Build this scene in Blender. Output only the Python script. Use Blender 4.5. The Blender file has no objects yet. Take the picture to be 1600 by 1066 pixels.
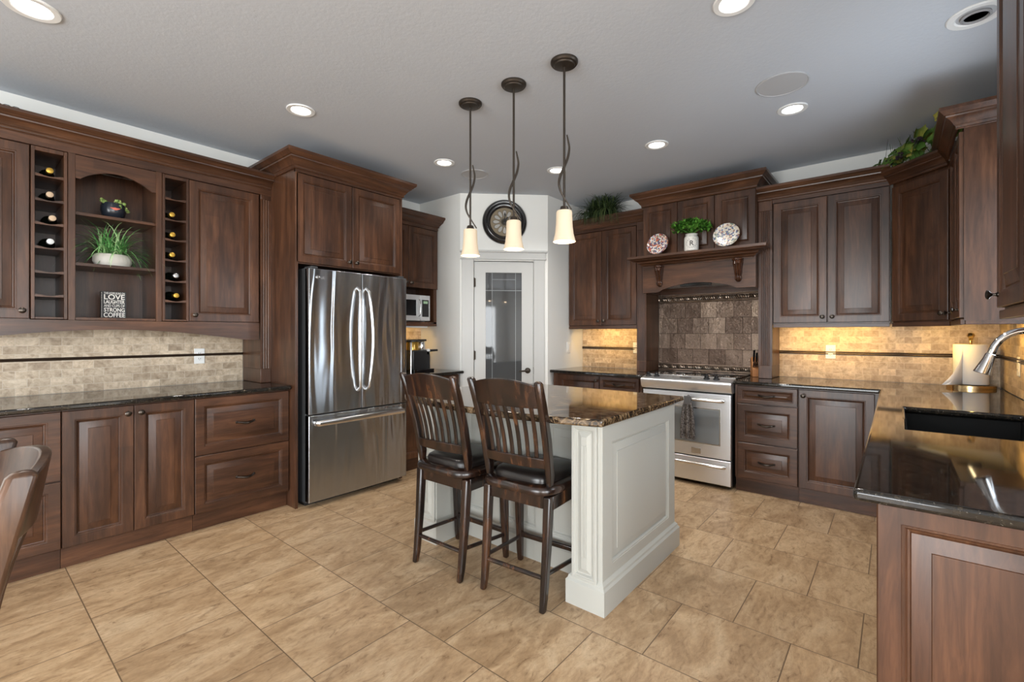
import bpy, math, random
from mathutils import Vector, Matrix
R = math.radians
random.seed(7)
S = bpy.context.scene
COL = S.collection

# ------------------------------------------------------------------ camera, view, world, daylight
cam_d = bpy.data.cameras.new('camera'); cam = bpy.data.objects.new('camera', cam_d); COL.objects.link(cam)
cam.location = (0, 0, 1.30)
cam.rotation_euler = (R(90), 0, R(-50.473))
cam_d.sensor_width = 36.0
cam_d.lens = 726.4 / 1600 * 36.0
cam_d.shift_y = -11.7 / 1600
cam_d.clip_start = 0.02
S.camera = cam
S.view_settings.view_transform = 'Standard'
S.view_settings.look = 'None'
S.view_settings.exposure = 0.2
S.view_settings.gamma = 1.0
S.view_settings.use_curve_mapping = False
S.cycles.caustics_reflective = False
S.cycles.caustics_refractive = False
S.cycles.sample_clamp_indirect = 6.0
S.cycles.max_bounces = 8
S.cycles.use_denoising = True

W = bpy.data.worlds.new('sky'); S.world = W; W.use_nodes = True
wn = W.node_tree.nodes; wl = W.node_tree.links
bg = wn['Background']
tc = wn.new('ShaderNodeTexCoord'); sep = wn.new('ShaderNodeSeparateXYZ'); rmp = wn.new('ShaderNodeValToRGB')
wl.new(tc.outputs['Generated'], sep.inputs[0]); wl.new(sep.outputs['Z'], rmp.inputs[0]); wl.new(rmp.outputs[0], bg.inputs[0])
e = rmp.color_ramp.elements
e[0].position = 0.0; e[0].color = (.16, .20, .13, 1)
e[1].position = 0.62; e[1].color = (.62, .78, 1.0, 1)
k = e.new(.08); k.color = (.80, .90, 1.0, 1)
bg.inputs[1].default_value = 2.0

def area(name, loc, rot, sx, sy, power, color, spread=180, parent=None):
    d = bpy.data.lights.new(name, 'AREA'); d.shape = 'RECTANGLE'; d.size = sx; d.size_y = sy
    d.energy = power; d.color = color; d.spread = R(spread)
    o = bpy.data.objects.new(name, d); COL.objects.link(o); o.location = loc; o.rotation_euler = rot; o.parent = parent
    return o
DAY = (.93, .97, 1.0)
# daylight entering through the real openings: patio doors, dining windows, window over the sink
area('patio_daylight', (-3.55, .9, 1.18), (0, R(-90), 0), 2.1, 2.5, 195, DAY)
area('dining_daylight', (-1.0, -4.95, 1.3), (R(90), 0, 0), 3.2, 1.9, 230, DAY)
area('corner_daylight', (-3.55, -3.6, 1.28), (0, R(-90), 0), 1.8, 1.6, 150, DAY)
area('sink_daylight', (2.97, -.66, 1.72), (R(90), 0, 0), 1.06, 1.05, 20, (.80, .90, 1.0))

# ------------------------------------------------------------------ materials
MATS = {}
def mat(name, color=(.8, .8, .8), rough=.5, metal=0.0, spec=.5, coat=0.0, emit=None, estr=0.0, croughness=.1):
    m = bpy.data.materials.new(name); m.use_nodes = True
    p = m.node_tree.nodes['Principled BSDF']
    p.inputs['Base Color'].default_value = (*color, 1)
    p.inputs['Roughness'].default_value = rough
    p.inputs['Metallic'].default_value = metal
    p.inputs['Specular IOR Level'].default_value = spec
    p.inputs['Coat Weight'].default_value = coat
    p.inputs['Coat Roughness'].default_value = croughness
    if emit:
        p.inputs['Emission Color'].default_value = (*emit, 1); p.inputs['Emission Strength'].default_value = estr
    MATS[name] = m
    return m
class NT:
    def __init__(s, m):
        s.t = m.node_tree; s.n = s.t.nodes; s.l = s.t.links; s.p = s.n['Principled BSDF']
    def add(s, typ, **kw):
        n = s.n.new(typ)
        for k_, v in kw.items():
            if k_.startswith('i_'): n.inputs[k_[2:]].default_value = v
            else: setattr(n, k_, v)
        return n
    def coords(s, scale=(1, 1, 1), loc=(0, 0, 0), rot=(0, 0, 0), kind='Object', vary=False):
        c = s.add('ShaderNodeTexCoord'); m = s.add('ShaderNodeMapping')
        m.inputs['Scale'].default_value = scale; m.inputs['Location'].default_value = loc; m.inputs['Rotation'].default_value = rot
        src = c.outputs[kind]
        if vary:
            oi = s.add('ShaderNodeObjectInfo'); mu = s.add('ShaderNodeMath', operation='MULTIPLY'); mu.inputs[1].default_value = 37.0
            s.l.new(oi.outputs['Random'], mu.inputs[0])
            va = s.add('ShaderNodeVectorMath', operation='ADD'); s.l.new(src, va.inputs[0]); s.l.new(mu.outputs[0], va.inputs[1]); src = va.outputs[0]
        s.l.new(src, m.inputs[0]); return m.outputs[0]
    def noise(s, vec, scale=5, detail=4, rough=.55, dist=0):
        n = s.add('ShaderNodeTexNoise'); n.inputs['Scale'].default_value = scale; n.inputs['Detail'].default_value = detail
        n.inputs['Roughness'].default_value = rough; n.inputs['Distortion'].default_value = dist; s.l.new(vec, n.inputs['Vector']); return n.outputs['Fac']
    def ramp(s, fac, stops, interp='LINEAR'):
        n = s.add('ShaderNodeValToRGB'); n.color_ramp.interpolation = interp; el = n.color_ramp.elements
        while len(el) < len(stops): el.new(.5)
        for q, (pos, c) in zip(el, stops): q.position = pos; q.color = (*c, 1) if len(c) == 3 else c
        s.l.new(fac, n.inputs[0]); return n.outputs[0]
    def mix(s, fac, a, b, mode='MIX'):
        n = s.add('ShaderNodeMix', data_type='RGBA', blend_type=mode)
        for sock, v in ((n.inputs[0], fac), (n.inputs[6], a), (n.inputs[7], b)):
            if isinstance(v, (int, float)): sock.default_value = v
            elif isinstance(v, tuple): sock.default_value = (*v, 1) if len(v) == 3 else v
            else: s.l.new(v, sock)
        return n.outputs[2]
    def bump(s, h, strength=.3, dist=.01):
        n = s.add('ShaderNodeBump'); n.inputs['Strength'].default_value = strength; n.inputs['Distance'].default_value = dist
        s.l.new(h, n.inputs['Height']); s.l.new(n.outputs[0], s.p.inputs['Normal']); return n
    def to(s, sock, out): s.l.new(out, s.p.inputs[sock])

def wood(name, axis, dark, mid, light, rough=.36, coat=.30):
    m = mat(name, rough=rough, coat=coat, croughness=.27, spec=.32); t = NT(m)
    sc = [9, 9, 9]; sc['xyz'.index(axis)] = .9
    v = t.coords(tuple(sc), vary=True)
    n1 = t.noise(v, 2.2, 6, .6, .8)
    v2 = t.coords(tuple(3 if q == 9 else 1.6 for q in sc), vary=True)
    n2 = t.noise(v2, 1.6, 3, .5, .3)
    c1 = t.ramp(n1, [(.28, dark), (.52, mid), (.76, light)])
    c2 = t.ramp(n2, [(.3, (.66, .64, .64)), (.7, (1.24, 1.20, 1.16))])
    sc3 = [60, 60, 60]; sc3['xyz'.index(axis)] = 5
    n3 = t.noise(t.coords(tuple(sc3), vary=True), 1.0, 4, .65, 1.0)
    c3 = t.mix(.55, c2, t.ramp(n3, [(.32, (.55, .52, .50)), (.55, (1.08, 1.08, 1.06))]), 'MULTIPLY')
    bs = t.add('ShaderNodeSeparateXYZ'); t.l.new(t.coords(vary=True), bs.inputs[0])
    oth = [q for q in 'XYZ' if q != axis.upper()]
    ad = t.add('ShaderNodeMath', operation='ADD'); t.l.new(bs.outputs[oth[0]], ad.inputs[0]); t.l.new(bs.outputs[oth[1]], ad.inputs[1])
    cb = t.add('ShaderNodeCombineXYZ'); t.l.new(bs.outputs[axis.upper()], cb.inputs[0]); t.l.new(ad.outputs[0], cb.inputs[1])
    bk = t.add('ShaderNodeTexBrick'); bk.offset = .37; bk.offset_frequency = 2; t.l.new(cb.outputs[0], bk.inputs['Vector'])
    for k_, v in (('Scale', 1.0), ('Mortar Size', 0.0), ('Brick Width', 2.6), ('Row Height', .083)): bk.inputs[k_].default_value = v
    bk.inputs['Color1'].default_value = (.82, .80, .80, 1); bk.inputs['Color2'].default_value = (1.12, 1.10, 1.07, 1)
    c3 = t.mix(1.0, c3, bk.outputs['Color'], 'MULTIPLY')
    t.to('Base Color', t.mix(1.0, c1, c3, 'MULTIPLY'))
    t.bump(n1, .06, .002)
    return m
WD = ((.038, .0162, .0080), (.074, .0318, .0158), (.122, .0550, .0280))
wood('wood', 'z', *WD)
wood('wood_h', 'x', *WD)
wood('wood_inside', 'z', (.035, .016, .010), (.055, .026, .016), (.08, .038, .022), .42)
wood('carved_wood', 'z', (.022, .009, .005), (.05, .018, .008), (.11, .040, .016), .22, .5)

def stool_wood():
    m = mat('stool_wood', rough=.27, coat=.4, croughness=.15); t = NT(m)
    v = t.coords((14, 14, 2.0), vary=True)
    n1 = t.noise(v, 1.5, 5, .6, .6)
    c1 = t.ramp(n1, [(.42, (.008, .0045, .0035)), (.57, (.026, .0105, .006)), (.70, (.085, .034, .014)), (.84, (.24, .11, .045))])
    t.to('Base Color', c1); t.bump(n1, .08, .003)
stool_wood()
wood('chair_wood', 'z', (.022, .011, .007), (.058, .030, .018), (.15, .080, .046), .3, .3)

def floor_mat():
    m = mat('floor_tile', rough=.27, spec=.45); t = NT(m)
    c = t.add('ShaderNodeTexCoord'); sp = t.add('ShaderNodeSeparateXYZ'); cb = t.add('ShaderNodeCombineXYZ')
    t.l.new(c.outputs['Object'], sp.inputs[0])
    ax = t.add('ShaderNodeMath', operation='ADD'); ax.inputs[1].default_value = .1135 + .4525 * 40
    ay = t.add('ShaderNodeMath', operation='ADD'); ay.inputs[1].default_value = -.412 + .4585 * 40
    t.l.new(sp.outputs['Y'], ax.inputs[0]); t.l.new(sp.outputs['X'], ay.inputs[0])
    t.l.new(ax.outputs[0], cb.inputs[0]); t.l.new(ay.outputs[0], cb.inputs[1])
    b = t.add('ShaderNodeTexBrick'); b.offset = .5; b.offset_frequency = 2; b.squash = 1
    for k_, v in (('Scale', 1.0), ('Mortar Size', .0026), ('Mortar Smooth', .3), ('Bias', 0.0), ('Brick Width', .4525), ('Row Height', .4585)): b.inputs[k_].default_value = v
    b.inputs['Color1'].default_value = (0, 0, 0, 1); b.inputs['Color2'].default_value = (1, 1, 1, 1); b.inputs['Mortar'].default_value = (.5, .5, .5, 1)
    t.l.new(cb.outputs[0], b.inputs['Vector'])
    sh = t.add('ShaderNodeVectorMath', operation='MULTIPLY'); sh.inputs[1].default_value = (7.3, 4.1, 2.7); t.l.new(b.outputs['Color'], sh.inputs[0])
    av = t.add('ShaderNodeVectorMath', operation='ADD'); t.l.new(c.outputs['Object'], av.inputs[0]); t.l.new(sh.outputs[0], av.inputs[1])
    mp = t.add('ShaderNodeMapping'); mp.inputs['Scale'].default_value = (1.0, 2.3, 1); mp.inputs['Rotation'].default_value = (0, 0, R(-8)); t.l.new(av.outputs[0], mp.inputs[0])
    n1 = t.noise(mp.outputs[0], 2.6, 8, .66, 1.2)
    n2 = t.noise(mp.outputs[0], 9.0, 6, .7, 1.6)
    n3 = t.noise(mp.outputs[0], 34.0, 3, .6, .5)
    n4 = t.noise(mp.outputs[0], 17.0, 9, .78, 2.2)
    c1 = t.ramp(n1, [(.30, (.33, .212, .118)), (.46, (.45, .305, .178)), (.58, (.54, .385, .238)), (.74, (.65, .50, .335))])
    c2 = t.ramp(n2, [(.30, (.42, .34, .27)), (.43, (.90, .87, .83)), (.52, (1.0, .99, .97)), (.7, (1.14, 1.12, 1.09))])
    c3 = t.mix(.85, c1, c2, 'MULTIPLY')
    c3 = t.mix(.9, c3, t.ramp(n4, [(.30, (.40, .32, .25)), (.39, (.86, .82, .77)), (.46, (1, 1, 1)), (.60, (1, 1, 1)), (.70, (1.16, 1.15, 1.13))]), 'MULTIPLY')
    c4 = t.mix(.22, c3, t.ramp(n3, [(.3, (.55, .5, .45)), (.6, (1.1, 1.1, 1.1))]), 'MULTIPLY')
    tint = t.ramp(b.outputs['Color'], [(0, (.93, .92, .91)), (1, (1.06, 1.05, 1.03))])
    c5 = t.mix(1.0, c4, tint, 'MULTIPLY')
    c6 = t.mix(b.outputs['Fac'], c5, (.155, .098, .055))
    t.to('Base Color', c6)
    inv = t.add('ShaderNodeMath', operation='SUBTRACT'); inv.inputs[0].default_value = 1.0; t.l.new(b.outputs['Fac'], inv.inputs[1])
    hm = t.add('ShaderNodeMath', operation='MULTIPLY_ADD'); t.l.new(n2, hm.inputs[0]); hm.inputs[1].default_value = .25; t.l.new(inv.outputs[0], hm.inputs[2])
    t.bump(hm.outputs[0], .22, .003)
    t.to('Roughness', t.ramp(n2, [(.3, (.46, .46, .46)), (.7, (.30, .30, .30))]))
floor_mat()

def splash_mat(name, axis):
    m = mat(name, rough=.42, spec=.4); t = NT(m)
    c = t.add('ShaderNodeTexCoord'); sp = t.add('ShaderNodeSeparateXYZ'); cb = t.add('ShaderNodeCombineXYZ')
    t.l.new(c.outputs['Object'], sp.inputs[0]); t.l.new(sp.outputs[axis], cb.inputs[0]); t.l.new(sp.outputs['Z'], cb.inputs[1])
    b = t.add('ShaderNodeTexBrick'); b.offset = .5; b.offset_frequency = 2
    for k_, v in (('Scale', 1.0), ('Mortar Size', .0013), ('Mortar Smooth', .2), ('Bias', 0.0), ('Brick Width', .104), ('Row Height', .0517)): b.inputs[k_].default_value = v
    b.inputs['Color1'].default_value = (0, 0, 0, 1); b.inputs['Color2'].default_value = (1, 1, 1, 1); b.inputs['Mortar'].default_value = (.5, .5, .5, 1)
    mp0 = t.add('ShaderNodeMapping'); mp0.inputs['Location'].default_value = (20 * .104, -.912 + .0517 * 40, 0); t.l.new(cb.outputs[0], mp0.inputs[0])
    t.l.new(mp0.outputs[0], b.inputs['Vector'])
    sh = t.add('ShaderNodeVectorMath', operation='MULTIPLY'); sh.inputs[1].default_value = (5.3, 4.1, 6.7); t.l.new(b.outputs['Color'], sh.inputs[0])
    av = t.add('ShaderNodeVectorMath', operation='ADD'); t.l.new(c.outputs['Object'], av.inputs[0]); t.l.new(sh.outputs[0], av.inputs[1])
    n1 = t.noise(av.outputs[0], 14, 7, .68, .8)
    n2 = t.noise(av.outputs[0], 46, 4, .65, .5)
    c1 = t.ramp(n1, [(.28, (.27, .20, .135)), (.46, (.45, .355, .255)), (.62, (.58, .48, .365)), (.8, (.72, .63, .51))])
    c1 = t.mix(.5, c1, t.ramp(n2, [(.3, (.62, .58, .53)), (.55, (1.08, 1.07, 1.05))]), 'MULTIPLY')
    tint = t.ramp(b.outputs['Color'], [(0, (.80, .77, .74)), (.5, (1.0, 1.0, 1.0)), (1, (1.24, 1.25, 1.26))])
    c2 = t.mix(1.0, c1, tint, 'MULTIPLY')
    t.to('Base Color', t.mix(b.outputs['Fac'], c2, (.56, .48, .38)))
    inv = t.add('ShaderNodeMath', operation='SUBTRACT'); inv.inputs[0].default_value = 1.0; t.l.new(b.outputs['Fac'], inv.inputs[1])
    t.bump(inv.outputs[0], .25, .002)
splash_mat('travertine_x', 'X'); splash_mat('travertine_y', 'Y')

def granite(name, base, stops, scale, stretch=(1, 1, 1), rough=.045, dist=.5, speck=None, rot=0):
    m = mat(name, base, rough=rough, spec=.55); t = NT(m)
    v = t.coords(stretch, rot=(0, 0, rot))
    n = t.noise(v, scale, 8, .72, dist)
    c = t.ramp(n, stops)
    if speck:
        n2 = t.noise(t.coords(), speck[0], 2, .6, 0)
        c = t.mix(t.ramp(n2, [(speck[1], (0, 0, 0)), (speck[1] + .06, (1, 1, 1))]), c, speck[2])
    t.to('Base Color', c)
granite('granite_black', (.01, .01, .01), [(.38, (.006, .006, .006)), (.55, (.017, .014, .011)), (.72, (.055, .042, .028))], 42, (1, 1, 1), .05, .3, (150, .66, (.13, .12, .10)))
granite('granite_brown', (.05, .03, .02), [(.37, (.006, .0055, .005)), (.46, (.018, .012, .008)), (.52, (.095, .058, .028)), (.60, (.20, .135, .075)), (.72, (.42, .36, .28))], 13, (2.1, 1, 1.3), .05, 1.8, (95, .70, (.30, .26, .20)), R(50))

def steel(name, col, rough, ax, wav=.0):
    m = mat(name, col, rough=rough, metal=1.0); t = NT(m)
    sc = [420, 420, 420]; sc['xyz'.index(ax)] = 1.5
    n = t.noise(t.coords(tuple(sc)), 1.0, 2, .5)
    t.to('Roughness', t.ramp(n, [(.3, (rough * .92,) * 3), (.7, (rough * 1.1,) * 3)]))
    if wav:
        n2 = t.noise(t.coords((8.0, 8.0, .8)), 1.0, 1, .4, .9)
        t.bump(n2, wav, .05)
steel('rope_metal', (.30, .235, .185), .3, 'x')
steel('steel', (.83, .84, .86), .40, 'x')
steel('fridge_steel', (.43, .45, .475), .22, 'z', .34)
_t = NT(MATS['fridge_steel']); _g = _t.add('ShaderNodeTangent', direction_type='RADIAL', axis='Z'); _t.to('Tangent', _g.outputs[0])
_t.p.inputs['Anisotropic'].default_value = .93; _t.p.inputs['Anisotropic Rotation'].default_value = .25
steel('steel_bright', (.72, .71, .70), .2, 'x')
mat('chrome', (.80, .80, .81), .06, 1.0)
mat('brass', (.62, .44, .22), .22, 1.0)
mat('knob_bronze', (.075, .062, .052), .28, 1.0)
mat('bronze', (.055, .043, .034), .42, .7)
mat('black', (.012, .012, .013), .35)
mat('black_gloss', (.008, .008, .009), .08)
mat('cooktop_glass', (.010, .010, .011), .05)
mat('oven_glass', (.20, .215, .225), .08, spec=.7)
mat('fridge_side', (.035, .036, .038), .45)
mat('white_plastic', (.80, .80, .78), .35)
mat('sink_black', (.007, .007, .007), .6, spec=.12)
mat('slot', (.05, .05, .05), .6)
def paint(name, col, rough, scale=0, strength=.1, d=.002):
    m = mat(name, col, rough, spec=.3); t = NT(m)
    if scale:
        t.bump(t.noise(t.coords(), scale, 3, .6, .2), strength, d)
paint('wall_paint', (.76, .755, .725), .6, 160, .08)
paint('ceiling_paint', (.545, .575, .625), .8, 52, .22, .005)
paint('door_paint', (.50, .498, .485), .35)
paint('island_paint', (.455, .450, .410), .35)
mat('door_glass', (.060, .062, .064), .04, spec=.35)
mat('etched', (.25, .27, .28), .3)
mat('leather', (.013, .010, .009), .28, spec=.6)
mat('paper', (.84, .85, .87), .8, spec=.1)
mat('ceramic_white', (.62, .60, .56), .3)
mat('ceramic_dark', (.018, .022, .030), .25)
mat('stone_pot', (.55, .52, .47), .6)
mat('soil', (.03, .02, .012), .9)
mat('lens_lit', (1, 1, 1), .4, emit=(1.0, .97, .92), estr=6.0)
mat('lens_warm', (1, .9, .7), .4, emit=(1.0, .78, .42), estr=5.0)
mat('shade_glass', (.55, .47, .36), .35, emit=(1.0, .70, .42), estr=.26)
mat('white_trim', (.82, .82, .81), .4)
mat('grille', (.47, .475, .49), .7)
mat('grille_hole', (.32, .32, .33), .7)
mat('copper_lip', (.75, .35, .28), .4)
mat('block_wood', (.42, .17, .055), .45)
mat('cloth_grey', (.12, .115, .115), .95, spec=.1)
mat('clock_frame', (.014, .012, .012), .22, spec=.6, coat=.4)
mat('clock_face', (.20, .155, .095), .5)
mat('clock_petal', (.36, .35, .325), .4)
mat('clock_line', (.10, .08, .06), .5)
mat('sign_black', (.025, .025, .027), .7)
mat('sign_white', (.72, .70, .66), .7)
mat('ink', (.06, .055, .05), .6)
mat('bottle_glass', (.010, .014, .010), .08, spec=.6)
mat('foil_gold', (.55, .33, .05), .35, .6)
mat('cork', (.52, .38, .25), .6)
mat('foil_white', (.60, .62, .62), .4)
mat('foil_silver', (.55, .55, .56), .25, .8)
mat('berry', (.022, .012, .018), .35)
mat('wire', (.02, .02, .022), .45, .6)
mat('tray_grey', (.20, .23, .26), .5)
mat('mouth', (.65, .14, .09), .5)
mat('gold_liquid', (.36, .20, .03), .12, .5)
def leaf(name, a, b, c, scale=30):
    m = mat(name, b, .45, spec=.3); t = NT(m)
    g = t.add('ShaderNodeNewGeometry'); n = t.noise(t.coords(), scale, 3, .6)
    mx = t.add('ShaderNodeMath', operation='MULTIPLY_ADD'); t.l.new(g.outputs['Random Per Island'], mx.inputs[0]); mx.inputs[1].default_value = .62
    hm = t.add('ShaderNodeMath', operation='MULTIPLY'); t.l.new(n, hm.inputs[0]); hm.inputs[1].default_value = .42; t.l.new(hm.outputs[0], mx.inputs[2])
    t.to('Base Color', t.ramp(mx.outputs[0], [(.15, a), (.5, b), (.85, c)]))
leaf('leaf_bright', (.018, .07, .008), (.06, .20, .022), (.20, .44, .07))
leaf('leaf_grass', (.04, .16, .04), (.13, .36, .10), (.42, .60, .30))
leaf('leaf_dark', (.008, .018, .007), (.028, .050, .016), (.11, .15, .05))
leaf('leaf_grape', (.03, .08, .012), (.085, .17, .028), (.30, .27, .05), 14)
leaf('leaf_succulent', (.08, .16, .03), (.20, .30, .08), (.45, .50, .18), 60)
def liner_mat():
    m = mat('liner_bronze', (.045, .028, .018), .35, .5)
liner_mat()
def metal_tile_mat():
    m = mat('hammered_tile', (.2, .15, .12), .3, .85); t = NT(m)
    c = t.add('ShaderNodeTexCoord'); sp = t.add('ShaderNodeSeparateXYZ'); cb = t.add('ShaderNodeCombineXYZ')
    t.l.new(c.outputs['Object'], sp.inputs[0]); t.l.new(sp.outputs['Y'], cb.inputs[0]); t.l.new(sp.outputs['Z'], cb.inputs[1])
    mp = t.add('ShaderNodeMapping'); mp.inputs['Location'].default_value = (-1.042 + .155 * 20, -.986 + .157 * 20, 0); t.l.new(cb.outputs[0], mp.inputs[0])
    b = t.add('ShaderNodeTexBrick'); b.offset = .5; b.offset_frequency = 2
    for k_, v in (('Scale', 1.0), ('Mortar Size', .0016), ('Mortar Smooth', .2), ('Bias', 0.0), ('Brick Width', .155), ('Row Height', .157)): b.inputs[k_].default_value = v
    b.inputs['Color1'].default_value = (0, 0, 0, 1); b.inputs['Color2'].default_value = (1, 1, 1, 1); b.inputs['Mortar'].default_value = (.5, .5, .5, 1)
    t.l.new(mp.outputs[0], b.inputs['Vector'])
    tint = t.ramp(b.outputs['Color'], [(0, (.13, .088, .066)), (.5, (.20, .142, .108)), (1, (.34, .25, .188))])
    t.to('Base Color', t.mix(b.outputs['Fac'], tint, (.03, .02, .015)))
    sh = t.add('ShaderNodeVectorMath', operation='MULTIPLY'); sh.inputs[1].default_value = (3.3, 9.1, 6.7); t.l.new(b.outputs['Color'], sh.inputs[0])
    av = t.add('ShaderNodeVectorMath', operation='ADD'); t.l.new(c.outputs['Object'], av.inputs[0]); t.l.new(sh.outputs[0], av.inputs[1])
    n1 = t.noise(av.outputs[0], 60, 4, .6, 1.0)
    n2 = t.noise(av.outputs[0], 9, 2, .5)
    ad = t.add('ShaderNodeMath', operation='MULTIPLY_ADD'); t.l.new(n2, ad.inputs[0]); ad.inputs[1].default_value = 2.5; t.l.new(n1, ad.inputs[2])
    sb = t.add('ShaderNodeMath', operation='SUBTRACT'); t.l.new(ad.outputs[0], sb.inputs[0]); t.l.new(b.outputs['Fac'], sb.inputs[1])
    t.bump(sb.outputs[0], .8, .008)
    t.to('Roughness', t.ramp(n1, [(.3, (.38,) * 3), (.7, (.26,) * 3)]))
metal_tile_mat()
def plate_mat(name, cols, scale):
    m = mat(name, rough=.35, coat=.1); t = NT(m)
    v = t.add('ShaderNodeTexVoronoi'); v.inputs['Scale'].default_value = scale; t.l.new(t.coords(), v.inputs['Vector'])
    hs = t.add('ShaderNodeSeparateColor'); t.l.new(v.outputs['Color'], hs.inputs[0])
    t.to('Base Color', t.ramp(hs.outputs[0], cols, 'CONSTANT'))
plate_mat('plate_rim', [(0, (.70, .66, .62)), (.22, (.07, .07, .16)), (.40, (.50, .10, .04)), (.55, (.66, .60, .55)), (.70, (.20, .06, .05)), (.82, (.13, .16, .10)), (.90, (.55, .30, .18))], 85)
plate_mat('plate_well', [(0, (.62, .60, .62)), (.3, (.30, .32, .42)), (.5, (.60, .34, .16)), (.7, (.66, .58, .48)), (.86, (.14, .12, .12))], 55)
plate_mat('plate_rim_pale', [(0, (.70, .66, .60)), (.25, (.09, .12, .22)), (.42, (.64, .58, .50)), (.58, (.28, .12, .10)), (.70, (.22, .26, .20)), (.82, (.68, .56, .42))], 78)
plate_mat('plate_well_pale', [(0, (.66, .58, .50)), (.3, (.55, .28, .18)), (.5, (.60, .58, .52)), (.7, (.30, .32, .26)), (.85, (.60, .42, .30))], 70)
mat('plate_band', (.66, .40, .28), .2)
def cloth_mat():
    m = mat('towel_cloth', (.1, .1, .1), .95, spec=.1); t = NT(m)
    n = t.noise(t.coords((60, 60, 22)), 3, 3, .6)
    t.to('Base Color', t.ramp(n, [(.42, (.045, .038, .036)), (.58, (.26, .235, .22))])); t.bump(n, .5, .01)
cloth_mat()

# ------------------------------------------------------------------ mesh helpers
class MB:
    def __init__(s): s.v = []; s.f = []
    def add(s, vs, fs):
        o = len(s.v); s.v += [tuple(q) for q in vs]; s.f += [tuple(i + o for i in f) for f in fs]; return s
    def box(s, x0, x1, y0, y1, z0, z1):
        if x0 > x1: x0, x1 = x1, x0
        if y0 > y1: y0, y1 = y1, y0
        return s.add([(x0, y0, z0), (x1, y0, z0), (x1, y1, z0), (x0, y1, z0), (x0, y0, z1), (x1, y0, z1), (x1, y1, z1), (x0, y1, z1)],
                     [(0, 3, 2, 1), (4, 5, 6, 7), (0, 1, 5, 4), (1, 2, 6, 5), (2, 3, 7, 6), (3, 0, 4, 7)])
    def prism(s, pts, axis, a, b):
        f = {'z': lambda p, h: (p[0], p[1], h), 'y': lambda p, h: (p[0], h, p[1]), 'x': lambda p, h: (h, p[0], p[1])}[axis]
        n = len(pts); vs = [f(p, a) for p in pts] + [f(p, b) for p in pts]
        return s.add(vs, [tuple(range(n - 1, -1, -1)), tuple(range(n, 2 * n))] + [(i, (i + 1) % n, n + (i + 1) % n, n + i) for i in range(n)])
    def loops(s, ls, cap0=True, cap1=True, cyc=True):
        n = len(ls[0]); o = [q for l in ls for q in l]; fs = []
        for i in range(len(ls) - 1):
            for j in range(n if cyc else n - 1):
                k_ = (j + 1) % n; fs.append((i * n + j, i * n + k_, (i + 1) * n + k_, (i + 1) * n + j))
        if cap0: fs.append(tuple(range(n - 1, -1, -1)))
        if cap1: fs.append(tuple((len(ls) - 1) * n + j for j in range(n)))
        return s.add(o, fs)
    def lathe(s, prof, seg=28, c=(0, 0, 0), axis='z', cap0=True, cap1=True):
        ls = []
        for r, h in prof:
            l = []
            for i in range(seg):
                a = 2 * math.pi * i / seg; x, y = r * math.cos(a), r * math.sin(a)
                q = {'z': (x, y, h), 'y': (x, h, y), 'x': (h, x, y)}[axis]
                l.append((q[0] + c[0], q[1] + c[1], q[2] + c[2]))
            ls.append(l)
        return s.loops(ls, cap0, cap1)
    def tube(s, pts, rad, seg=10, cap=True):
        pts = [Vector(p) for p in pts]; ls = []
        up = Vector((0, 0, 1)) if abs((pts[1] - pts[0]).normalized().z) < .9 else Vector((1, 0, 0))
        for i, p in enumerate(pts):
            d = (pts[min(i + 1, len(pts) - 1)] - pts[max(i - 1, 0)]).normalized()
            a = d.cross(up).normalized(); b = a.cross(d).normalized(); up = b
            r = rad[i] if isinstance(rad, (list, tuple)) else rad
            ls.append([p + a * r * math.cos(2 * math.pi * j / seg) + b * r * math.sin(2 * math.pi * j / seg) for j in range(seg)])
        return s.loops(ls, cap, cap)
    def sweep(s, path, prof, closed=False):
        P = [Vector(p) for p in path]; n = len(P); ls = []
        for i in range(n):
            ns = []
            for a, b in ((i - 1, i), (i, i + 1)):
                if closed or (a >= 0 and b < n):
                    d = (P[b % n] - P[a % n]).normalized(); ns.append(Vector((d.y, -d.x)))
            m = ns[0] if len(ns) == 1 else (ns[0] + ns[1]) / (1 + ns[0].dot(ns[1]))
            ls.append([(P[i].x + m.x * d, P[i].y + m.y * d, z) for d, z in prof])
        if closed: return s.loops(ls + [ls[0]], False, False)
        return s.loops(ls, True, True)
    def rect_loft(s, st):
        ls = []
        for cx, cy, cz, wx, wy in st:
            ls.append([(cx - wx / 2, cy - wy / 2, cz), (cx + wx / 2, cy - wy / 2, cz), (cx + wx / 2, cy + wy / 2, cz), (cx - wx / 2, cy + wy / 2, cz)])
        return s.loops(ls)
    def sphere(s, c, r, seg=14, rings=8, sz=1.0):
        pr = [(max(r * math.sin(math.pi * i / rings), 1e-4), -r * sz * math.cos(math.pi * i / rings)) for i in range(rings + 1)]
        return s.lathe(pr, seg, c)
    def blade(s, p0, d, length, width, droop, n=5, side=None):
        d = Vector(d).normalized(); p = Vector(p0)
        sd = Vector(side) if side else d.cross(Vector((0, 0, 1)))
        if sd.length < 1e-3: sd = Vector((1, 0, 0))
        sd.normalize(); o = len(s.v); st = length / n
        for i in range(n + 1):
            w = width * (1 - (i / n) ** 1.6) * .5 + .0004
            s.v += [tuple(p - sd * w), tuple(p + sd * w)]
            p = p + d * st; d = (d + Vector((0, 0, -droop / n))).normalized()
        s.f += [(o + 2 * i, o + 2 * i + 1, o + 2 * i + 3, o + 2 * i + 2) for i in range(n)]
        return s
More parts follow.
